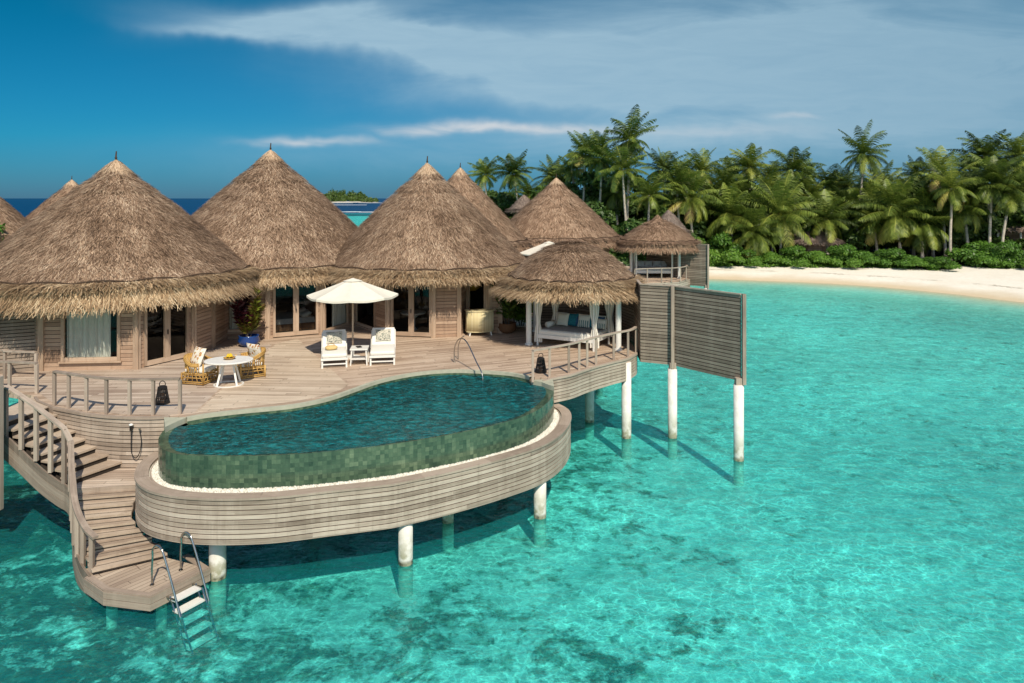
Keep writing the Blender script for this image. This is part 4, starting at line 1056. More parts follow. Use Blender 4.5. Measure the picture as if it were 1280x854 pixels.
gazebo(G1c[0], G1c[1], 'domed thatched gazebo over the daybed on the near deck', [(.02, 6.70), (.45, 6.64), (1.0, 6.42), (1.5, 6.12), (2.0, 5.72), (2.40, 5.30)], (2.86, 4.62),
       [P2(661, 431), P2(773, 438), (4.1, 29.7), (1.0, 30.3)], 31, 22000, 10000)
G2c = (10.55, 52.)
gazebo(G2c[0], G2c[1], 'distant thatched gazebo with a pointed tip by the beach', [(.02, 7.25), (.28, 6.9), (.9, 6.6), (1.6, 6.2), (2.2, 5.75), (2.65, 5.35)], (3.0, 4.6),
       [P2(789, 346), P2(849, 348), (12.4, 54), (9.2, 54.3)], 32, 7000, 4500, True)
# ---------------- slatted privacy screens ----------------
def screen(parent, p, q, z0, z1, bh=.115, mat='screen', th=.03):
    p, q = Vector(p), Vector(q); b = B(); n = round((z1 - z0) / bh); h = (z1 - z0) / n
    for k in range(n):
        z = z0 + (k + .5) * h; b.beam((p.x, p.y, z), (q.x, q.y, z), th, h - .024)
    s_ = b.build('slat_panel', M[mat], parent)
    b = B(); b.beam((p.x, p.y + .035, (z0 + z1) / 2), (q.x, q.y + .035, (z0 + z1) / 2), .014, z1 - z0 - .04); b.build('backing', M['back'], s_)
    return s_
def screen_run(name, label, pts, z0, z1, posts, piles=(), mat='screen'):
    t = thing(name, label, 'privacy screen', (pts[0][0], pts[0][1], 0))
    for a, c_ in zip(pts, pts[1:]): screen(t, (a[0], a[1], 0), (c_[0], c_[1], 0), z0, z1, mat=mat)
    b = B(); b.sweep([Vector((p[0], p[1], z1)) for p in pts], .10, .04); b.build('top_rail', M['rail'], t)
    for x, y in posts:
        b = B(); b.box((x, y, (z0 + z1) / 2 - .02), (.11, .13, z1 - z0 + .12)); b.build('post', M['rail'], t)
    for x, y, r in piles:
        b = B(); b.box((x, y, z0 - .02), (.22, .22, .28)); b.build('pile_head', M['rail'], t); pile(t, x, y, z0 - .1, r)
    return t
s0, s1, s2 = (4.62, 25.85), (5.64, 25.35), (7.35, 23.1)
screen_run('privacy_screen', 'slatted timber privacy screen on two white piles right of the gazebo', [(.9, 31.9), (2.7, 31.9), (4.1, 30.6), (4.78, 28.2), s0, s1, s2], 2.52, 5.3, [(5.62, 25.22), (7.42, 23.03)], [(5.64, 25.3, .16), (7.28, 23.12, .16)])
screen_run('privacy_screen', 'far slatted screen beside the beach and the distant gazebo', [(10.0, 53.5), (11.4, 51.2), (13.45, 49.6)], 2.3, 5.2, [(13.48, 49.5), (11.4, 51.1)], [(13.4, 49.65, .15)])
screen_run('privacy_screen', 'dark slatted screen left of the largest pavilion', [(-18.5, 22.9), (-16.6, 22.9), (-15.35, 23.5)], D, 5.3, [(-16.6, 22.8), (-18.4, 22.8)])
screen_run('privacy_screen', 'narrow slatted screen cut by the left frame edge near the stair', [(-14.2, 17.1), (-12.42, 17.45)], .95, 4.05, [(-12.4, 17.42)], [(-13.2, 17.4, .14)])
# railing of the far deck
fr_ = [Vector(p) for p in ((8.1, 47.5, D), (9.0, 47.9, D), (10.0, 48.15, D), (10.7, 48.3, D), (11.4, 48.75, D), (12.0, 49.6, D), (12.3, 50.6, D))]
railing('deck_railing', 'curved timber railing of the distant gazebo deck near the beach', smoothpath(fr_, 3), fr_)

# ---------------- furniture ----------------
def frame_of(rz): return Matrix.Rotation(rz, 3, 'Z')
def umbrella(name, label, c, zt, zr, rad, n=8, rot=.2, zb=D, mat='cream'):
    t = thing(name, label, 'parasol', (c[0], c[1], zb)); c = Vector((c[0], c[1], 0))
    b = B(); b.tube([c + Vector((0, 0, zb)), c + Vector((0, 0, zt - .03))], .03, 10); b.build('pole', M['postw'], t, smooth=True)
    b = B(); b.lathe([(.26, zb), (.26, zb + .05), (.05, zb + .08), (.05, zb + .3)], 20, c); b.build('base', M['white'], t)
    b = B(); m = 5
    ring = []
    for j in range(m + 1):
        r = .22 + (rad - .22) * j / m; row = []
        for k in range(n * 4):
            a = 2 * math.pi * k / (n * 4) + rot; seg = (k % 4) / 4 - .0; ca = math.cos(math.pi / n) / math.cos(((k % 4) / 4) * 2 * math.pi / n - math.pi / n)
            sag = .05 * (j / m) * math.sin(math.pi * (k % 4) / 4)
            z = zt - .08 + (zr - zt + .08) * (j / m) ** .93 - sag
            row.append(c + Vector((math.cos(a) * r * ca, math.sin(a) * r * ca, z)))
        ring.append(row)
    for j in range(m): b.band(ring[j + 1], ring[j])
    b.band([p + Vector((0, 0, -.07)) for p in ring[-1]], ring[-1])
    b.build('canopy', M[mat], t)
    b = B(); top = [c + Vector((math.cos(2 * math.pi * k / n + rot) * .34, math.sin(2 * math.pi * k / n + rot) * .34, zt - .10)) for k in range(n)]
    for k in range(n): b.add([c + Vector((0, 0, zt)), top[k], top[(k + 1) % n]], [(0, 1, 2)])
    b.build('vent', M[mat], t)
    for k in range(n):
        a = 2 * math.pi * k / n + rot; b = B(); b.beam(c + Vector((0, 0, zt - .16)), c + Vector((math.cos(a) * rad * .98, math.sin(a) * rad * .98, zr - .02)), .015, .02); b.build('rib', M['postw'], t)
    return t
uq = P(441, 447); umbrella('parasol', 'cream octagonal parasol shading the two white loungers', (uq.x, uq.y), 5.6, 5.02, 1.58, 8, .15)
umbrella('parasol', 'distant pale parasol tilting up between two thatched roofs', (2.3, 45.), 5.72, 5.0, 1.9, 6, .1)

def lounger(label, loc, rz, extra=None):
    t = thing('sun_lounger', label, 'sun lounger', loc, rz, group='white sun loungers under the parasol')
    W, LL = .86, 1.95
    for x in (-W / 2 + .04, W / 2 - .04):
        for y in (.06, 1.15, 1.85):
            b = B(); b.box((x, y, .15), (.055, .055, .30)); b.build('leg', M['white'], t, world=False)
    b = B()
    for x in (-W / 2 + .03, W / 2 - .03): b.box((x, LL / 2, .30), (.05, LL, .08))
    b.box((0, .02, .30), (W, .045, .08)); b.box((0, .04, .13), (W - .1, .03, .04)); b.box((0, LL - .02, .3), (W, .04, .08))
    for k in range(7): b.box((0, .15 + k * .16, .325), (W - .08, .07, .02))
    b.build('frame', M['white'], t, world=False)
    b = B(); b.box((0, .64, .405), (W - .06, 1.26, .12)); o = b.build('seat_cushion', M['fabric'], t, world=False); bv(o, .035)
    Mb = Matrix.Rotation(R(37), 3, 'X'); cc = Vector((0, 1.27, .40)) + Mb @ Vector((0, .40, .02))
    b = B(); b.box(cc, (W - .06, .84, .11), M=Mb); o = b.build('back_cushion', M['fabric'], t, world=False); bv(o, .035)
    cc2 = cc + Mb @ Vector((0, -.02, -.085)); b = B(); b.box(cc2, (W, .86, .04), M=Mb); b.build('backrest', M['white'], t, world=False)
    cp = cc + Mb @ Vector((.0, -.04, .14)); b = B(); b.pillow(cp, (.54, .48, .16), Matrix.Rotation(R(48), 3, 'X')); b.build('pillow', M['pat_sage'], t, world=False, smooth=True)
    return t
def bv(o, w_, seg=3):
    m_ = o.modifiers.new('Bevel', 'BEVEL'); m_.width = w_; m_.segments = seg
    for p in o.data.polygons: p.use_smooth = True
q1 = P(418, 460.5); q2 = P(478, 457)
lounger('white sun lounger left of the side table, with a straw bag on its cushion', q1, R(14))
lounger('white sun lounger right of the small side table, cushion empty', q2, R(9))
hq = q1 + Matrix.Rotation(R(14), 3, 'Z') @ Vector((-.10, .72, .475))
t = thing('straw_bag', 'small round straw bag lying on the left lounger cushion', 'bag', hq, .4)
b = B(); b.ellipsoid((0, 0, .07), (.21, .15, .075), p=.8); b.build('body', M['straw'], t, world=False, smooth=True)
b = B(); b.tube(smoothpath([(-.12, 0, .12), (-.08, .1, .17), (.08, .1, .17), (.12, 0, .12)], 4), .012, 6); b.build('strap', M['rattan'], t, world=False, smooth=True)
sq = P(448.5, 457)
t = thing('side_table', 'small white slatted side table between the two sun loungers', 'table', sq, R(6))
for x in (-.25, .25):
    for y in (0, .5): b = B(); b.beam((x * 1.08, y, 0), (x * .95, y, .52), .04, .04); b.build('leg', M['white'], t, world=False)
b = B(); b.box((0, .25, .54), (.58, .60, .045)); b.build('tabletop', M['white'], t, world=False)
b = B()
for k in range(6): b.box((0, .03 + k * .088, .2), (.5, .05, .02))
b.build('lower_shelf', M['white'], t, world=False)
bk_ = B(); bk_.box((0, 0, .012), (.16, .22, .024)); ob = bk_.build('book', M['black'], None, world=False); ob.location = sq + Vector((-.05, .25, .564)); ob.rotation_euler = (0, 0, .5); tag(ob, 'small dark book lying on the white side table between loungers', 'book')

# oval dining table
tq = P(286, 481)
t = thing('dining_table', 'white oval outdoor dining table with splayed legs between rattan chairs', 'table', tq, R(10))
b = B(); b.lathe([(.66, .70), (.70, .72), (.70, .745), (.68, .755), (.001, .755)], 40, sy=.80, cap=False); b.lathe([(.001, .70), (.66, .70)], 40, sy=.8, cap=False); b.build('tabletop', M['white'], t, world=False)
for k in range(4):
    a = math.pi / 4 + k * math.pi / 2; b = B(); b.beam((.20 * math.cos(a), .18 * math.sin(a), .70), (.40 * math.cos(a), .36 * math.sin(a), .02), .055, .03); b.build('leg', M['white'], t, world=False)
b = B(); b.sweep([Vector((.41 * math.cos(2 * math.pi * k / 28), .37 * math.sin(2 * math.pi * k / 28), 0)) for k in range(28)], .05, .03, closed=True); b.build('foot_ring', M['white'], t, world=False)
t = thing('fruit_bowl', 'shallow bowl of yellow bananas on the oval dining table', 'fruit bowl', tq + Vector((-.0, .05, .755)))
b = B(); b.lathe([(.06, 0), (.13, .02), (.18, .06), (.17, .06), (.12, .03), (.001, .025)], 24, cap=False); b.build('bowl', M['rattan'], t, world=False, smooth=True)
for k in range(6):
    a = k * 1.05; r_ = .06; pts = [(r_ * math.cos(a) - .07 * math.sin(a), r_ * math.sin(a) + .07 * math.cos(a), .07), (r_ * .6 * math.cos(a), r_ * .6 * math.sin(a), .13 + .02 * (k % 2)), (r_ * math.cos(a) + .07 * math.sin(a), r_ * math.sin(a) - .07 * math.cos(a), .08)]
    b = B(); b.tube(smoothpath(pts, 4), [.012, .018, .023, .025, .026, .025, .022, .018, .01], 8); b.build('fruit', M['banana'], t, world=False, smooth=True)

def rattan_chair(label, loc, rz, pil):
    t = thing('rattan_chair', label, 'armchair', loc, rz, group='rattan armchairs at the dining table')   # faces +X
    def arc(r, z, lo=70, hi=290, n=18, fx=1.): return [(r * fx * math.cos(R(lo + (hi - lo) * k / n)), r * math.sin(R(lo + (hi - lo) * k / n)), z) for k in range(n + 1)]
    def topz(a): return .60 + .17 * max(0, -math.cos(R(a))) ** .8
    b = B()
    top = [(.40 * math.cos(R(a)), .40 * math.sin(R(a)), topz(a)) for a in range(58, 303, 12)]
    for dz, rr in ((0, .0), (-.035, .012), (-.07, .005)): b.tube([(x * (1 + rr), y * (1 + rr), z + dz) for x, y, z in top], .021, 7)
    b.build('arm_rail', M['rattan'], t, world=False, smooth=True)
    b = B()
    for k in range(27):
        a = 60 + 240 * k / 26; x, y = .37 * math.cos(R(a)), .37 * math.sin(R(a)); b.tube([(x * .92, y * .92, .30), (x * 1.03, y * 1.03, topz(a))], .0125, 5)
    for k in range(13):
        a = 62 + 236 * k / 12; a2 = a + 16 * (1 if k % 2 else -1); b.tube([(.37 * math.cos(R(a)), .37 * math.sin(R(a)), .30), (.39 * math.cos(R(a2)), .39 * math.sin(R(a2)), topz(a2) - .03)], .012, 5)
    b.build('back_canes', M['rattan'], t, world=False, smooth=True)
    b = B(); S_ = .33
    for z in (.04, .09, .20, .28, .32):
        b.tube([(-S_, -S_, z), (S_, -S_, z), (S_, S_, z), (-S_, S_, z), (-S_, -S_, z)], .017, 6)
    for s_ in (-1, 1):
        for k in range(5):
            u = -S_ + .66 * k / 4
            b.tube([(u, s_ * S_, .07), (u * .6, s_ * S_, .3)], .011, 5); b.tube([(s_ * S_, u, .07), (s_ * S_, u * .5, .3)], .011, 5)
    b.build('seat_frame', M['rattan'], t, world=False, smooth=True)
    for x in (-S_, S_):
        for y in (-S_, S_):
            b = B(); b.tube([(x, y, 0), (x, y, .34 if x < 0 else .60)], .024, 8); b.build('leg', M['rattan'], t, world=False, smooth=True)
    b = B(); b.box((.02, 0, .385), (.58, .58, .11)); o = b.build('seat_cushion', M['fabric'], t, world=False); bv(o, .035)
    Mb = Matrix.Rotation(pil[1], 3, 'Z') @ Matrix.Rotation(R(-68), 3, 'Y') ; b = B(); b.pillow((-.14, pil[0], .70), (.52, .52, .17), Mb); b.build('pillow', M['pat_rust'], t, world=False, smooth=True)
    t.scale = (1.1, 1.1, 1.08)
    return t
rattan_chair('rattan armchair left of the dining table, back towards the deck railing', P(250, 478), R(-12), (.12, R(65)))
rattan_chair('rattan armchair right of the dining table, turned towards the pool', P(313, 470), R(212), (-.05, R(28)))

# lanterns
def lantern(label, loc, s_=1.):
    t = thing('lantern', label, 'lantern', loc, .3, group='black woven lanterns on the deck')
    b = B(); b.lathe([(.175, 0), (.18, .03), (.10, .42), (.085, .46)], 16, cap=True); b.build('base_glow', M['black'], t, world=False) if False else None
    b = B(); b.lathe([(.19, 0), (.195, .03)], 24); b.lathe([(.11, .43), (.12, .46), (.06, .49)], 24); b.build('ring', M['black'], t, world=False)
    b = B()
    for k in range(20):
        a = 2 * math.pi * k / 20; a2 = a + .5
        b.tube([(.185 * math.cos(a), .185 * math.sin(a), .02), (.11 * math.cos(a2), .11 * math.sin(a2), .45)], .0095, 5); b.tube([(.185 * math.cos(a2), .185 * math.sin(a2), .02), (.11 * math.cos(a), .11 * math.sin(a), .45)], .0095, 5)
    for z in (.12, .22, .33): b.tube([((.185 - .175 * z) * math.cos(2 * math.pi * k / 20), (.185 - .175 * z) * math.sin(2 * math.pi * k / 20), z) for k in range(21)], .009, 5)
    b.build('cage', M['black'], t, world=False)
    b = B(); b.lathe([(.07, .03), (.07, .26), (.001, .26)], 16); b.build('candle', M['brownfab'], t, world=False)
    b = B(); b.tube([(.075 * math.cos(a), 0, .53 + .085 * math.sin(a)) for a in [2 * math.pi * k / 16 for k in range(17)]], .012, 6); b.build('handle', M['black'], t, world=False)
    return t
lantern('black woven lantern by the railing at the left end of the deck', P(203, 504.5))
lantern('black woven lantern behind the railing post right of the pool', P(676, 465.5))

# bamboo cabinet
cq = P(600, 419)
t = thing('bamboo_cabinet', 'pale bamboo bar cabinet with a curved front on short white legs', 'cabinet', cq, R(14))
def cab(n=20, e=0.): return [(-.55 - e, .28 + e)] + [(-.55 - e + (1.1 + 2 * e) * k / n, -.04 - e - .24 * math.sin(math.pi * k / n) ** .7) for k in range(n + 1)] + [(.55 + e, .28 + e)]
b = B(); b.poly(cab(), .98, .16); b.build('body', M['bamboo'], t, world=False)
b = B()
for k in range(46):
    u = k / 45; x = -.55 + 1.1 * u; y = -.04 - .24 * math.sin(math.pi * u) ** .7; b.tube([(x, y - .004, .18), (x, y - .004, .96)], .013, 6)
b.build('bamboo_facing', M['bamboo'], t, world=False, smooth=True)
b = B(); b.poly(cab(e=.03), 1.03, .98); b.poly(cab(e=.015), .19, .155); b.build('top', M['bamboo'], t, world=False)
for x, y in ((-.42, -.12), (.42, -.12), (-.42, .2), (.42, .2)): b = B(); b.beam((x, y, .16), (x * 1.08, y * 1.05, 0), .05, .04); b.build('leg', M['white'], t, world=False)

# daybed with curtains
dq = Vector((2.35, 27.55, D)); rz = R(-29)
t = thing('daybed', 'white framed daybed with grey mattress and tied curtains under the near gazebo', 'daybed', dq, rz)
W, Dp = 2.3, 1.5
for x in (-W / 2, W / 2):
    for y in (-Dp / 2, Dp / 2): b = B(); b.box((x, y, 1.05), (.06, .06, 2.1)); b.build('post', M['white'], t, world=False)
b = B(); b.box((0, -Dp / 2, .36), (W, .06, .14)); b.box((0, Dp / 2, .36), (W, .06, .14)); b.box((-W / 2, 0, .36), (.06, Dp, .14)); b.box((W / 2, 0, .36), (.06, Dp, .14))
for y in (-Dp / 2, Dp / 2): b.box((0, y, 2.08), (W, .05, .06))
for x in (-W / 2, W / 2): b.box((x, 0, 2.08), (.05, Dp, .06))
b.build('frame', M['white'], t, world=False)
b = B(); b.box((0, 0, .50), (W - .04, Dp - .02, .18)); o = b.build('mattress', M['fabric'], t, world=False); bv(o, .05)
b = B(); b.box((0, 0, .605), (W - .1, Dp - .1, .03)); o = b.build('blanket', M['sheet'], t, world=False); bv(o, .012)
b = B(); b.box((0, Dp / 2 - .06, .85), (W - .2, .08, .45)); b.build('backrest', M['fabric'], t, world=False)
pil = [(-.62, 'cream', .5), (-.25, 'teal', .5), (.0, 'blue', .42), (.28, 'stripe', .52), (.62, 'teal', .46), (.85, 'blue', .46), (1.0, 'stripe', .40)]
for x, m_, s_ in pil:
    b = B(); b.pillow((x, Dp / 2 - .28 - (.1 if m_ in ('stripe', 'cream') else 0), .62 + s_ / 2), (s_, s_, .17), Matrix.Rotation(R(68), 3, 'X') if True else None); b.build('pillow', M[m_], t, world=False, smooth=True)
b = B(); b.tube([(-.98, -.28, .72), (-.95, .28, .72)], [.11, .11], 14); b.build('bolster', M['fabric'], t, world=False, smooth=True)
for x, y, wd_ in ((-W / 2, -Dp / 2, .32), (-W / 2, Dp / 2, .4), (W / 2, -Dp / 2, .36), (W / 2, Dp / 2, .4)):
    b = B(); curtain_sheet(b, (x - wd_ / 2, y + .02, 0), (x + wd_ / 2, y + .05, 0), .12 if y < 0 else .3, 2.06, .045, 5)
    # gathered towards the waist where it is tied
    vv = []
    for v in b.v:
        k = 1 - .55 * math.exp(-((v[2] - 1.0) / .35) ** 2); vv.append((x + (v[0] - x) * k, v[1], v[2]))
    b2 = B()
    n2 = len(vv) // 2; lo, hi = vv[:n2], vv[n2:]
    rows = []
    for j in range(9):
        s_ = j / 8; rows.append([Vector((x + (lo[i][0] + (hi[i][0] - lo[i][0]) * s_ - x) * (1 - .6 * math.exp(-((s_ - .42) / .16) ** 2)), lo[i][1] + (hi[i][1] - lo[i][1]) * s_, lo[i][2] + (hi[i][2] - lo[i][2]) * s_)) for i in range(n2)])
    for j in range(8): b2.band(rows[j], rows[j + 1], False)
    b2.build('curtain', M['curtain'], t, world=False, smooth=True)
# distant daybed
t = thing('daybed', 'distant white daybed with grey cushions under the pointed gazebo', 'daybed', (10.1, 51.6, D), R(-4))
for x in (-1.25, 1.25):
    for y in (-.7, .7): b = B(); b.box((x, y, .95), (.09, .09, 1.9)); b.build('post', M['white'], t, world=False)
b = B(); b.box((0, 0, .40), (2.5, 1.5, .20)); b.build('frame', M['white'], t, world=False)
b = B(); b.box((0, 0, .58), (2.4, 1.4, .18)); o = b.build('mattress', M['sheet'], t, world=False); bv(o, .05)
for x in (-.85, -.3, .3, .85): b = B(); b.pillow((x, .3, .88), (.6, .5, .2), Matrix.Rotation(R(60), 3, 'X')); b.build('pillow', M['sheet'], t, world=False, smooth=True)
# ---------------- foliage ----------------
def leaf_quads(P0, D0, N0, L_, W_):
    """diamond leaves: base point, direction, normal"""
    S0 = np.cross(N0, D0); S0 /= np.linalg.norm(S0, axis=1, keepdims=True) + 1e-9
    m = P0 + D0 * (L_ * .5)[:, None]
    return np.stack([P0, m + S0 * (W_ / 2)[:, None], P0 + D0 * L_[:, None], m - S0 * (W_ / 2)[:, None]], 1)
def unit(a): return a / (np.linalg.norm(a, axis=1, keepdims=True) + 1e-9)
def pot_plant(label, loc, n, h, spread, matn, seed, pot=True, group=None, name='potted_plant', potm='blueglaze', leafL=.32):
    g = np.random.default_rng(seed); t = thing(name, label, 'plant', loc, group=group)
    z0 = .34 if pot else 0
    if pot:
        b = B(); b.lathe([(.20, 0), (.34, .10), (.40, .24), (.36, .38), (.38, .42), (.34, .42), (.32, .36), (.001, .36)], 28, cap=False); b.build('pot', M[potm], t, world=False, smooth=True)
    ns = 9; st_ = B(); Pp = []; Dd = []; Tn = []
    for k in range(ns):
        a = g.uniform(0, 6.28); r = g.uniform(.1, spread * .6); hh = h * g.uniform(.45, 1.); tip = Vector((r * math.cos(a), r * math.sin(a), z0 + hh))
        base = Vector((.08 * math.cos(a), .08 * math.sin(a), z0)); st_.tube([base, base.lerp(tip, .5) + Vector((0, 0, .08)), tip], [.016, .013, .008], 6)
        for j in range(n // ns):
            s_ = g.uniform(.18, 1.02); p = base.lerp(tip, s_); an = g.uniform(0, 6.28); up = g.uniform(.1, 1.1)
            d = np.array([math.cos(an), math.sin(an), up]); Pp.append(p); Dd.append(d)
            # red-purple inner top, green and yellow skirt
            Tn.append(np.clip((.12 + .25 * g.random()) if (tip.x < .08 and s_ > .45) else (.55 + .42 * g.random()), 0, 1))
    Pp, Dd = np.array([tuple(p) for p in Pp]), unit(np.array(Dd)); N0 = unit(np.array([0, 0, 1.]) + g.normal(0, .5, Pp.shape)); m = len(Pp)
    st_.build('stem', M['bark'], t, world=False)
    Q = leaf_quads(Pp, Dd, N0, leafL * g.uniform(.6, 1.2, m), leafL * .3 * g.uniform(.7, 1.2, m)); quads_mesh('foliage', Q, np.array(Tn), M[matn], t)
    return t
q = P(311, 433); pot_plant('purple and yellow leaved croton in a cobalt blue glazed pot', (q.x, q.y, D), 1300, 1.8, 1.05, 'croton', 4)
for px, py, lab, h_, s_ in ((634, 416, 'dark green bush in shade behind the bamboo cabinet', 2.1, 5), (652, 408, 'light green leafy shrub behind the gazebo post', 1.9, 6), (643, 404, 'tall green plant at the back of the shaded passage', 2.4, 7)):
    q = P(px, py); pot_plant(lab, (q.x, q.y, D), 700, h_, 1.1, 'leaf2' if s_ == 6 else 'leaf', s_, pot=(s_ == 5), name='passage_plant', potm='brownfab', leafL=.42)
b = B(); b.poly([P(625, 409), P(668, 409), P(668, 399), P(622, 399)], D + .03, D); tag(b.build('gravel_bed', M['gravel'], None, loc=tuple(P(645, 404))), 'white gravel bed in the shaded passage beside the plants', 'gravel bed')

# coconut palms: six crowns, trunks made for each palm
def crown_mesh(seed, nf=22, L0=4.2):
    g = np.random.default_rng(seed); Q = []; Tn = []
    for k in range(nf):
        u = (k + .5) / nf; az_ = k * 2.399 + g.uniform(-.2, .2)
        e0 = R(86 - 120 * u ** 1.1 + g.uniform(-12, 12)); Lf = L0 * g.uniform(.75, 1.18) * (.72 + .28 * math.sin(math.pi * min(1, u + .25)))
        bend = R(g.uniform(40, 100)) * (.7 + .5 * u); tone_f = .05 + .62 * g.random() + (.22 if (u > .72 and g.random() < .45) else 0)
        if u > .85 and g.random() < .5: tone_f = 1.05
        n = 36; h = np.array([math.cos(az_), math.sin(az_), 0]); sd_ = np.array([-math.sin(az_), math.cos(az_), 0]); p = np.array([0, 0, 0.]); pts = [p]; dirs = []
        tw = g.uniform(-.25, .25)
        for i in range(n):
            e = e0 - bend * (i / n) ** 1.15; d = h * math.cos(e) + np.array([0, 0, 1]) * math.sin(e) + sd_ * tw * (i / n); d /= np.linalg.norm(d); dirs.append(d); p = p + d * Lf / n; pts.append(p)
        for i in range(n):
            d = dirs[i]; s_ = i / n; up = np.cross(d, sd_); up = up if up[2] > 0 else -up
            w_ = .045 * (1 - s_) + .012   # rachis
            Q.append([pts[i] - sd_ * w_, pts[i] + sd_ * w_, pts[i + 1] + sd_ * w_ * .9, pts[i + 1] - sd_ * w_ * .9]); Tn.append(.86)
            if i < 3: continue
            ll = (.92 * math.sin(math.pi * min(1, (s_ * .92 + .10))) ** .6 + .1) * g.uniform(.85, 1.1)
            for sg in (-1, 1):
                droop = g.uniform(.35, .95) + .25 * u
                ld_ = d * .55 + sd_ * sg * .95 - np.array([0, 0, 1]) * droop * .55 + up * .10; ld_ /= np.linalg.norm(ld_)
                a = pts[i] + d * (Lf / n) * g.uniform(0, .6); mid = a + ld_ * ll * .5; d2 = ld_ * .8 - np.array([0, 0, 1]) * .5; d2 /= np.linalg.norm(d2); tip = mid + d2 * ll * .5
                wv_ = d * .042
                tt = np.clip(tone_f + g.uniform(-.16, .2), 0, 1)
                Q.append([a - wv_ * .5, a + wv_, mid + wv_, mid - wv_]); Tn.append(tt); Q.append([mid - wv_, mid + wv_, tip + wv_ * .2, tip - wv_ * .2]); Tn.append(tt)
    return np.array(Q), np.array(Tn)
crowns = []
for s_ in range(7):
    Q, Tn = crown_mesh(100 + s_, 28 + s_ % 3 * 3)
    me = quads_mesh('crown', Q, Tn, M['frond']); crowns.append(me.data); bpy.data.objects.remove(me)
nutb = B()
for k in range(7): a = k * .9; nutb.ellipsoid((.2 * math.cos(a), .2 * math.sin(a), -.12 - .1 * (k % 2)), (.11, .11, .14), nu=8, nv=5)
no = nutb.build('coconuts', M['banana'] if False else M['trunk'], None, world=False); nutmesh = no.data; bpy.data.objects.remove(no)
def ground_z(x, y): return float(height(np.array([float(x)]), np.array([float(y)]))[0][0])
def palm(px, cy, Yd, label, bx=0., scale=1., variant=0, rot=0., curve=.5, grp='coconut palms on the island'):
    """px, cy: where the crown's heart stands; bx: sideways offset of the trunk foot in metres"""
    cy += 8
    if Yd < 84.5 and cy > 236 and px > 840 and px < 1200: Yd += 4.; scale *= 1.3
    x = (px - 640) / F * Yd; zc = CAMZ + (HY - cy) / F * Yd; fx, fy = x + bx, Yd - .6
    z0 = ground_z(fx, fy); t = thing('coconut_palm', label, 'palm tree', (fx, fy, z0), group=grp)
    a = Vector((0, 0, -.2)); e = Vector((-bx, .6, zc - z0)); m1 = a.lerp(e, .35) + Vector((-bx * -.18 * curve, 0, 0)) + Vector((bx * curve * .25, 0, 0)); m2 = a.lerp(e, .7) + Vector((bx * curve * .18, 0, 0))
    pts = smoothpath([a, m1, m2, e], 5); n = len(pts); H_ = max(1, e.z)
    rs = [(.17 + .10 * max(0, 1 - i * H_ / n / 1.2)) * (1 - .4 * i / n) * (1 + .05 * (i % 2)) for i in range(n)]
    b = B(); b.tube(pts, rs, 9); b.build('trunk', M['trunk'], t, world=False, smooth=True)
    o = bpy.data.objects.new('crown', crowns[variant % 7]); C.objects.link(o); o.parent = t; o.location = e; o.scale = (scale,) * 3; o.rotation_euler = (random.uniform(-.14, .14), random.uniform(-.14, .14), rot)
    o2 = bpy.data.objects.new('coconut_bunch', nutmesh); C.objects.link(o2); o2.parent = t; o2.location = e
    return t
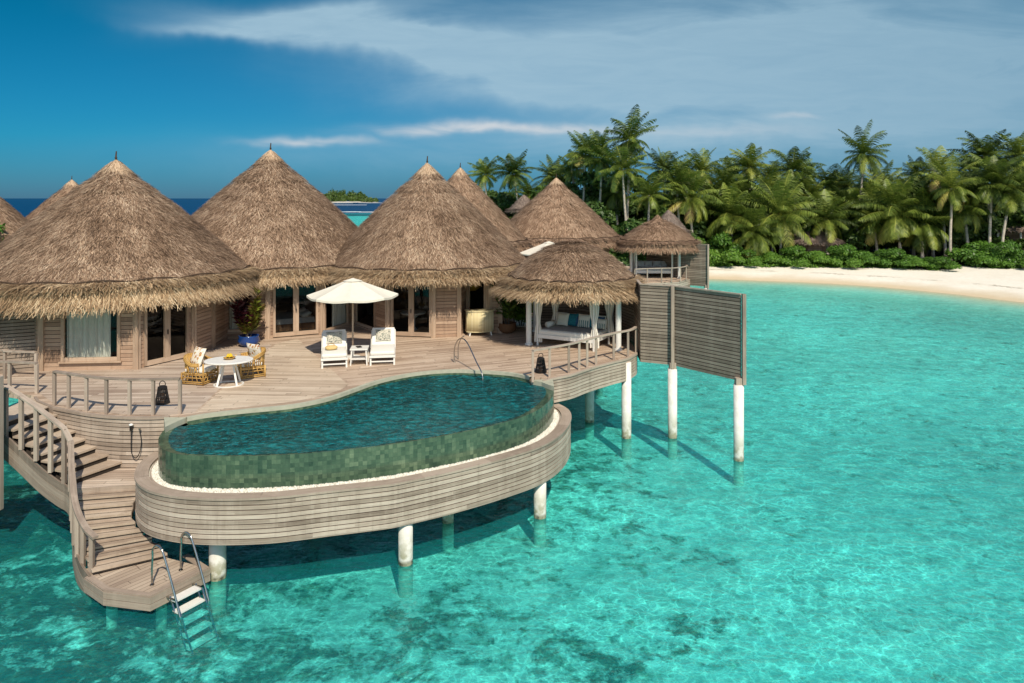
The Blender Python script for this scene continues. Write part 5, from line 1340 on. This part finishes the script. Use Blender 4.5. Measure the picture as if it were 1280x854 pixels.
palms = [
 (606, 211, 100, 'slim palm at the left end of the grove, above the thatched slope', .6, .85),
 (641, 210, 98, 'rounded palm second from the left end of the grove', 1.6, .98),
 (660, 236, 96, 'short yellowing palm above the small brown island roof', .2, .7),
 (787, 168, 84, 'tallest palm, its dark head rising over the grove beside the far roof', -.4, 1.02),
 (778, 204, 82, 'palm with hanging yellow green fronds and a long bare white trunk', .5, 1.0),
 (753, 190, 86, 'tall palm just left of the tallest palm', -.6, 1.0),
 (732, 186, 90, 'dark palm third from the left in the tall clump', -.5, .95),
 (717, 205, 94, 'palm on the left shoulder of the tall clump', -.3, .9),
 (704, 222, 98, 'small palm low on the left edge of the tall clump', 0, .75),
 (828, 205, 88, 'upright palm just right of the tall clump', .6, .9),
 (846, 222, 84, 'yellow green palm over the pointed gazebo roof', .3, .9),
 (812, 236, 82, 'drooping palm between the bare trunk and the pointed gazebo', -.4, .85),
 (878, 208, 92, 'dark palm above the bright green hedge at its left end', .5, .9),
 (862, 240, 80, 'low palm right behind the pointed gazebo tip', .3, .85),
 (904, 228, 88, 'palm between the hedge and the brown roof peak', -.5, .9),
 (936, 202, 92, 'feathery tall palm above the grey roof peak in the grove', .2, 1.0),
 (912, 262, 81, 'low arching palm growing out of the bright hedge', .4, .95),
 (960, 234, 88, 'palm just right of the grey roof peak', .3, .9),
 (991, 206, 90, 'tall spreading palm right of the centre of the grove', .3, 1.02),
 (976, 262, 80, 'broad low palm with golden drooping fronds over the beach scrub', -.2, 1.05),
 (941, 284, 79, 'knee high young palm with pale arching fronds at the scrub edge', .1, .85),
 (1033, 226, 94, 'palm in the dip between two taller palms', -.3, .85),
 (1056, 222, 96, 'small dark palm left of the lone leaning palm', .2, .8),
 (1032, 266, 82, 'bright upright young palm behind the scrub', 0, .85),
 (1081, 186, 88, 'lone tall palm on a leaning trunk standing clear of the grove', -1.3, 1.0),
 (1058, 256, 84, 'mid height palm below the lone leaning palm', .3, .85),
 (1104, 226, 92, 'palm directly right of the lone leaning palm', .3, .88),
 (1118, 258, 80, 'wide low palm with long grey green fronds near the beach', .5, 1.08),
 (1153, 272, 79, 'low golden palm arching over the end of the beach scrub', -.3, .95),
 (1135, 236, 88, 'palm behind the wide low palm', .4, .88),
 (1173, 208, 84, 'palm with fountain like fronds left of the tall right clump', .5, 1.0),
 (1190, 228, 80, 'pale fronded palm leaning before the right clump', -.5, .95),
 (1230, 188, 86, 'highest palm of the clump at the right', .4, 1.02),
 (1212, 206, 90, 'dark palm left of the highest one in the right clump', -.4, .92),
 (1240, 222, 80, 'front palm with arching fronds and pale leaning trunk by the big roof', -.6, 1.1),
 (1262, 234, 79, 'golden palm leaning away from the big island roof', -1.2, .95),
 (1276, 188, 84, 'palm at the right frame edge above the big roof', .4, .98),
 (1286, 222, 80, 'palm half cut by the right frame edge', .3, 1.0),
 (1250, 205, 92, 'palm between the two highest of the right clump', .2, .9),
 (888, 264, 88.5, 'palm between the bright hedge and the dark palm above it', .2, 1.05),
 (925, 246, 90.5, 'palm whose fronds screen the left side of the grey roof peak', -.2, 1.0),
 (952, 264, 87.5, 'palm whose fronds hang below the grey roof peak', .3, 1.05),
 (1012, 240, 90, 'palm filling the grove right of the tall spreading palm', .2, 1.0),
 (1008, 214, 97, 'small far palm head beside the tall spreading palm', .2, .75),
 (1083, 240, 89, 'palm at the foot of the lone leaning palm trunk', -.3, 1.05),
 (1092, 268, 86, 'low palm left of the wide grey green one', .2, 1.1),
 (1160, 246, 86, 'palm under the fountain like fronds', .3, 1.05),
 (1180, 264, 83, 'low palm behind the sandy path', -.2, 1.1),
 (1205, 250, 82, 'palm between the sandy path and the big roof', .2, 1.1),
 (858, 214, 95, 'far palm head left of the dark palm above the hedge', .1, .85),
 (912, 212, 96, 'far palm head left of the feathery tall palm', .1, .85),
 (962, 216, 97, 'far palm head right of the feathery tall palm', -.1, .85),
 (770, 232, 88, 'palm crown tucked under the tall clump', .2, 1.0),
 (1146, 214, 95, 'far palm head left of the fountain palm', .1, .85),
 (690, 214, 99, 'small outermost palm on the left flank of the tall clump', -.1, .8),
]
for i, (px, cy, Yd, lab, bx, s_) in enumerate(palms):
    palm(px, cy, Yd, lab, bx, s_ * 1.0, i * 3 + 1, i * 1.7)

# broadleaf trees behind and between the palms
def blob_tree_mesh(seed, n=5200, rr=1., leaf=.34, flat=.8, name='crown'):
    g = np.random.default_rng(seed); k = 13
    cen = g.normal(0, .5, (k, 3)) * np.array([1, 1, flat * .8]); cen[:, 2] = np.clip(cen[:, 2], -.6, .75); rad = g.uniform(.26, .5, k)
    i = g.integers(0, k, n); d = unit(g.normal(0, 1, (n, 3))); d[:, 2] = np.where(d[:, 2] < -.3, -d[:, 2], d[:, 2])
    p = cen[i] + d * (rad[i] * g.uniform(.72, 1.06, n))[:, None] * np.array([1, 1, flat])
    nn = unit(d + g.normal(0, .45, (n, 3)) + np.array([0, 0, .35])); dd = unit(np.cross(nn, g.normal(0, 1, (n, 3))))
    L_ = leaf * g.uniform(.6, 1.3, n)
    Q = leaf_quads(p * rr, dd, nn, L_, L_ * .62)
    return Q, np.clip(.12 + .55 * g.random(n) + .25 * (np.sin(i * 5.3) * .5), 0, 1)
tree_meshes = []
for s_ in range(4):
    Q, Tn = blob_tree_mesh(200 + s_, 6500, 3.2, .48); o = quads_mesh('crown', Q, Tn, M['leaf']); tree_meshes.append(o.data); bpy.data.objects.remove(o)
def tree(x, y, zt, s_, label, v, grp=None, mat=None):
    z0 = ground_z(x, y); t = thing('broadleaf_tree', label, 'tree', (x, y, z0), group=grp); hc = max(1.6, zt - z0 - 2.6 * s_)
    b = B(); b.tube(smoothpath([(0, 0, -.3), (.15, 0, hc * .5), (-.1, .1, hc)], 4), [.24, .23, .2, .19, .18, .17, .16, .14, .12], 8)
    for k in range(5): a = k * 1.3; b.tube([(0, 0, hc * .7), (1.0 * math.cos(a), 1.0 * math.sin(a), hc + .8)], [.09, .04], 6)
    b.build('trunk', M['bark'], t, world=False)
    o = bpy.data.objects.new('crown', tree_meshes[v % 4]); C.objects.link(o); o.parent = t; o.location = (0, 0, hc); o.scale = (s_, s_, s_); o.rotation_euler = (0, 0, v * 1.9)
    if zt - z0 > 7:   # skirt of lower boughs
        o = bpy.data.objects.new('lower_crown', tree_meshes[(v + 1) % 4]); C.objects.link(o); o.parent = t; o.location = (.3, -.2, hc * .5); o.scale = (s_ * .95,) * 3; o.rotation_euler = (0, 0, v)
    return t
tl = [(596, 232, 112, .9, 'green tree at the very left end of the island grove'), (616, 236, 106, .9, 'bushy tree under the slim left palm'), (640, 245, 104, .95, 'dark tree behind the small brown island roof'), (668, 250, 102, .9, 'round tree right of the small brown island roof'),
      (692, 236, 99, 1., 'tree on the outer left slope of the tall clump'), (712, 232, 94, 1.05, 'dense tree behind the far thatched apex'), (735, 226, 93, 1.1, 'tall dark tree under the clump of palms'), (762, 226, 92, 1.1, 'tall dark tree behind the bare white trunk'),
      (790, 236, 90, 1.05, 'dark tree right of the bare white trunk'), (815, 243, 91, 1., 'dark tree behind the pointed gazebo left side'), (842, 248, 89, 1., 'shady tree behind the pointed gazebo right side'), (722, 262, 84, .95, 'low dark tree touching the far thatched slope'),
      (752, 272, 81, .95, 'low dark bush tree left of the bare white trunk foot'), (785, 275, 80, .9, 'low dark tree at the foot of the bare white trunk'), (812, 280, 79, .8, 'low dark tree touching the pointed gazebo roof'), (870, 250, 90, 1., 'tree behind the bright green hedge')]
for i, (px, ty, Yd, s_, lab) in enumerate(tl):
    tree((px - 640) / F * Yd, Yd, CAMZ + (HY - ty) / F * Yd, s_ * 1.12, lab, i)
k = 0
for px in range(895, 1340, 24):
    Yd = 97 + (px % 5) * 1.5 - (px - 890) * .012; tree((px - 640) / F * Yd, Yd, CAMZ + (HY - (228 + (px * 7) % 14)) / F * Yd, 1.25, 'dark broadleaf tree in the back row behind the palms', k, 'trees in the back row'); k += 1
for px in range(905, 1320, 36):
    Yd = 92 - (px - 890) * .012; tree((px - 640) / F * Yd, Yd, CAMZ + (HY - (250 + (px * 7) % 16)) / F * Yd, 1.05, 'dark understory tree between the palms and the beach scrub', k, 'understory trees'); k += 1
# beach scrub
sm = []
for s_ in range(3):
    Q, Tn = blob_tree_mesh(300 + s_, 8500, 1.9, .185, .62); o = quads_mesh('foliage', Q, Tn, M['leaf2']); sm.append(o.data); bpy.data.objects.remove(o)
def shrub(px, base_y, Yd, sx, sz, label, v, mat=None, grp='beach scrub', name='beach_shrub'):
    Yd += 1.9 if px < 1190 else 6.8; sz *= .85; sx *= 1. if px < 1190 else 1.08; x = (px - 640) / F * Yd; z0 = ground_z(x, Yd); t = thing(name, label, 'shrub', (x, Yd, z0), group=grp)
    o = bpy.data.objects.new('foliage', sm[v % 3]); C.objects.link(o); o.parent = t; o.scale = (sx, sx * .9, sz); o.location = (0, 0, .55 * sz); o.rotation_euler = (0, 0, v * 2.1)
    b = B()
    for k in range(4): a = k * 1.6; b.tube([(0, 0, -.1), (.6 * math.cos(a) * sx, .6 * math.sin(a) * sx, .9 * sz)], [.06, .03], 5)
    b.build('stem', M['bark'], t, world=False)
    return t
sl_ = [(862, 83, 1.3, 1.9, 'bright green shrub rising behind the distant slatted screen'), (882, 82.5, 1.5, 2.3, 'tallest bright green shrub at the left end of the beach hedge'), (900, 82, 1.3, 1.9, 'bright green shrub with a sloping top right of the tallest one'), (893, 80.8, 1.2, 1.1, 'low bright shrub at the left corner of the sand'),
       (915, 81.5, 1.2, 1.35, 'green shrub under the low arching palm'), (932, 81, 1.1, .95, 'low shrub below the knee high young palm'), (950, 80.8, 1.1, .9, 'low shrub right of the young palm'), (970, 80.3, 1.2, 1.15, 'shrub under the golden drooping palm'), (990, 80, 1.2, 1.2, 'rounded shrub beneath the broad low palm'),
       (1010, 79.8, 1.2, 1.15, 'shrub midway along the beach hedge'), (1030, 79, 1.25, 1.25, 'shrub under the bright upright young palm'), (1050, 78.5, 1.25, 1.3, 'leafy shrub right of the bright young palm'), (1070, 78, 1.25, 1.3, 'shrub below the mid height palm'), (1090, 77.5, 1.2, 1.2, 'shrub left of the wide low palm'), (1110, 77, 1.2, 1.1, 'shrub below the wide low palm'),
       (1130, 76, 1.2, 1.0, 'shrub right of the wide low palm'), (1150, 75, 1.1, .9, 'shrub at the right end of the long hedge'), (1168, 74, 1., .75, 'small last shrub of the hedge beside the sandy path'), (1218, 71.5, 1.5, 2.1, 'rounded dark green bush right of the sandy path'), (1232, 70.5, 1.25, 1.1, 'low bush at the foot of the pale leaning trunk'), (1246, 70, 1.2, 1.5, 'low bush before the big island roof'), (1261, 69.5, 1.15, 1.4, 'low bush by the white veranda post'), (1200, 74, 1.1, 1.3, 'small bush left of the rounded dark bush')]
for i, (px, Yd, sx, sz, lab) in enumerate(sl_): shrub(px, 0, Yd, sx, sz, lab, i)
for i, (x, y, s_, lab) in enumerate(((-37.6, 50.2, 1.9, 'green bush below the thatched roof at the left frame edge'), (-35.6, 50.6, 1.5, 'smaller green bush tucked beside the left edge roof'), (-40.5, 49.8, 1.9, 'green bush cut by the left frame edge'))):
    t = thing('beach_shrub', lab, 'shrub', (x, y, ground_z(x, y)), group='bushes below the left roof')
    o = bpy.data.objects.new('foliage', sm[i % 3]); C.objects.link(o); o.parent = t; o.scale = (s_, s_, s_ * 1.7); o.location = (0, 0, 2.0)
    b = B(); b.tube([(0, 0, -.2), (.1, 0, 2.4)], [.12, .06], 6); b.build('stem', M['bark'], t, world=False)
# creeping ground cover along the sand
g = np.random.default_rng(9); n = 15000; u = g.random(n); pxs = 860 + 325 * u; base = 84.0 - (pxs - 860) * .0185 - .0000 * pxs
yy_ = base - .6 + g.normal(0, .55, n) + .4 * np.sin(pxs * .11); xx_ = (pxs - 640) / F * yy_; zz_ = height(xx_, yy_)[0] + .05 + .28 * g.random(n) ** 1.5
Pq = np.stack([xx_, yy_, zz_], 1); N0 = unit(np.array([0, -.4, 1.]) + g.normal(0, .5, Pq.shape)); Dq = unit(np.cross(N0, g.normal(0, 1, Pq.shape))); Ls = .24 * g.uniform(.6, 1.3, n)
o = quads_mesh('ground_cover', leaf_quads(Pq, Dq, N0, Ls, Ls * .6), np.clip(.3 + .5 * g.random(n), 0, 1), M['leaf2']); tag(o, 'creeping green ground cover along the top of the beach', 'ground cover', kind='stuff')

# island bungalows under the palms
def bungalow(px, apex_y, Yd, R_, hr, label, seed, squash=1., posts=True):
    x = (px - 640) / F * Yd; za = CAMZ + (HY - apex_y) / F * Yd; z0 = ground_z(x, Yd); t = thing('island_bungalow', label, 'bungalow', (x, Yd, z0)); c = (x, Yd, 0); zs = za - hr
    thatch_roof(t, c, cone(R_, za, zs, .02), (R_ + .3, zs - .55), 3500, 1500, seed, cap=False, finial=0, mats=('thatch_island', 'thatch_island'), bl=(.5, .08), fl=(.5, .07), seam=False)
    n = 8; pts = [(x + math.cos(2 * math.pi * k / n + .3) * (R_ - 1.2), Yd + math.sin(2 * math.pi * k / n + .3) * (R_ - 1.2)) for k in range(n + 1)]
    ring_walls(t, c, pts, z0 - .2, zs)
    if posts:
        for a in (-2.5, -2.1, -1.7, -1.2, -.8): b = B(); b.lathe([(.12, z0 - .2), (.12, zs)], 12, (x + math.cos(a) * (R_ - .35), Yd + math.sin(a) * (R_ - .35), 0)); b.build('post', M['white'], t)
bungalow(655, 243, 94, 1.9, 1.9, 'small brown island roof peeping over the far thatched pavilion', 41, posts=False)
bungalow(938, 240, 93, 3.3, 2.4, 'grey thatched roof peak among the palms above the hedge', 42, posts=False)
bungalow(836, 262, 76.5, 1.9, 2.2, 'brown thatched roof just behind the tip of the pointed gazebo', 43)
bungalow(1012, 282, 88, 3.4, 1.7, 'low grey thatched roof hidden under the golden palm', 44, posts=False)
bungalow(1270, 254, 90, 6.0, 3.0, 'big grey thatched bungalow with white veranda posts at the right', 45)
# white beach loungers at the right frame edge
for i, (px, py, lab) in enumerate(((1278, 318, 'white beach lounger at the right frame edge, farther one'), (1277, 331, 'grey white beach lounger at the right frame edge, nearer one'))):
    Yd = 79 - 3.0 * i; x = (px + 4 - 640) / F * Yd; z0 = ground_z(x, Yd); t = thing('beach_lounger', lab, 'sun lounger', (x, Yd, z0), R(75), group='white loungers on the sand')
    b = B(); b.box((0, .7, .35), (.8, 1.5, .12)); b.build('seat', M['white'], t, world=False)
    b = B(); b.box((0, 1.7, .62), (.8, .8, .1), M=Matrix.Rotation(R(45), 3, 'X')); b.build('backrest', M['white'], t, world=False)
    for x_ in (-.35, .35):
        for y_ in (.1, 1.3): b = B(); b.box((x_, y_, .15), (.07, .07, .3)); b.build('leg', M['white'], t, world=False)

# distant island with a sand spit
Yi = 1500.; xi = (436 - 640) / F * Yi
def isl(X, Y):
    u = ((X - xi) / 66.) ** 2 + ((Y - Yi) / 45.) ** 2; return np.clip(1.8 * (1 - u), -3, 1.6)
V, Fq, X, Y = grid(np.linspace(xi - 90, xi + 90, 60), np.linspace(Yi - 60, Yi + 60, 30), isl)
tag(mesh_from('distant_island', V, Fq, M['sand'], {'inland': X * 0, 'reef': X * 0}), kind='structure', label='distant wooded island on the horizon')
g = np.random.default_rng(5); n = 9000; k = 26
cxs = xi + np.linspace(-58, 50, k) + g.normal(0, 2, k); cyy = Yi + g.uniform(-20, 20, k); hh = 13 + 8 * np.sin(np.linspace(.35, 2.9, k)) + g.normal(0, 2.6, k); hh[-4:] *= .62; i = g.integers(0, k, n)
d = unit(g.normal(0, 1, (n, 3))); d[:, 2] = abs(d[:, 2]); Pq = np.stack([cxs[i] + d[:, 0] * 6.5, cyy[i] + d[:, 1] * 8, 1 + g.random(n) * hh[i] * .35 + d[:, 2] * hh[i] * .72], 1)
N0 = unit(d + g.normal(0, .5, d.shape)); Dq = unit(np.cross(N0, g.normal(0, 1, d.shape))); Ls = g.uniform(2, 4.2, n)
o = quads_mesh('distant_wood', leaf_quads(Pq, Dq, N0, Ls, Ls * .6), .3 + .5 * g.random(n), M['leaf']); tag(o, 'low dark wood covering the distant island', 'wood', kind='stuff')
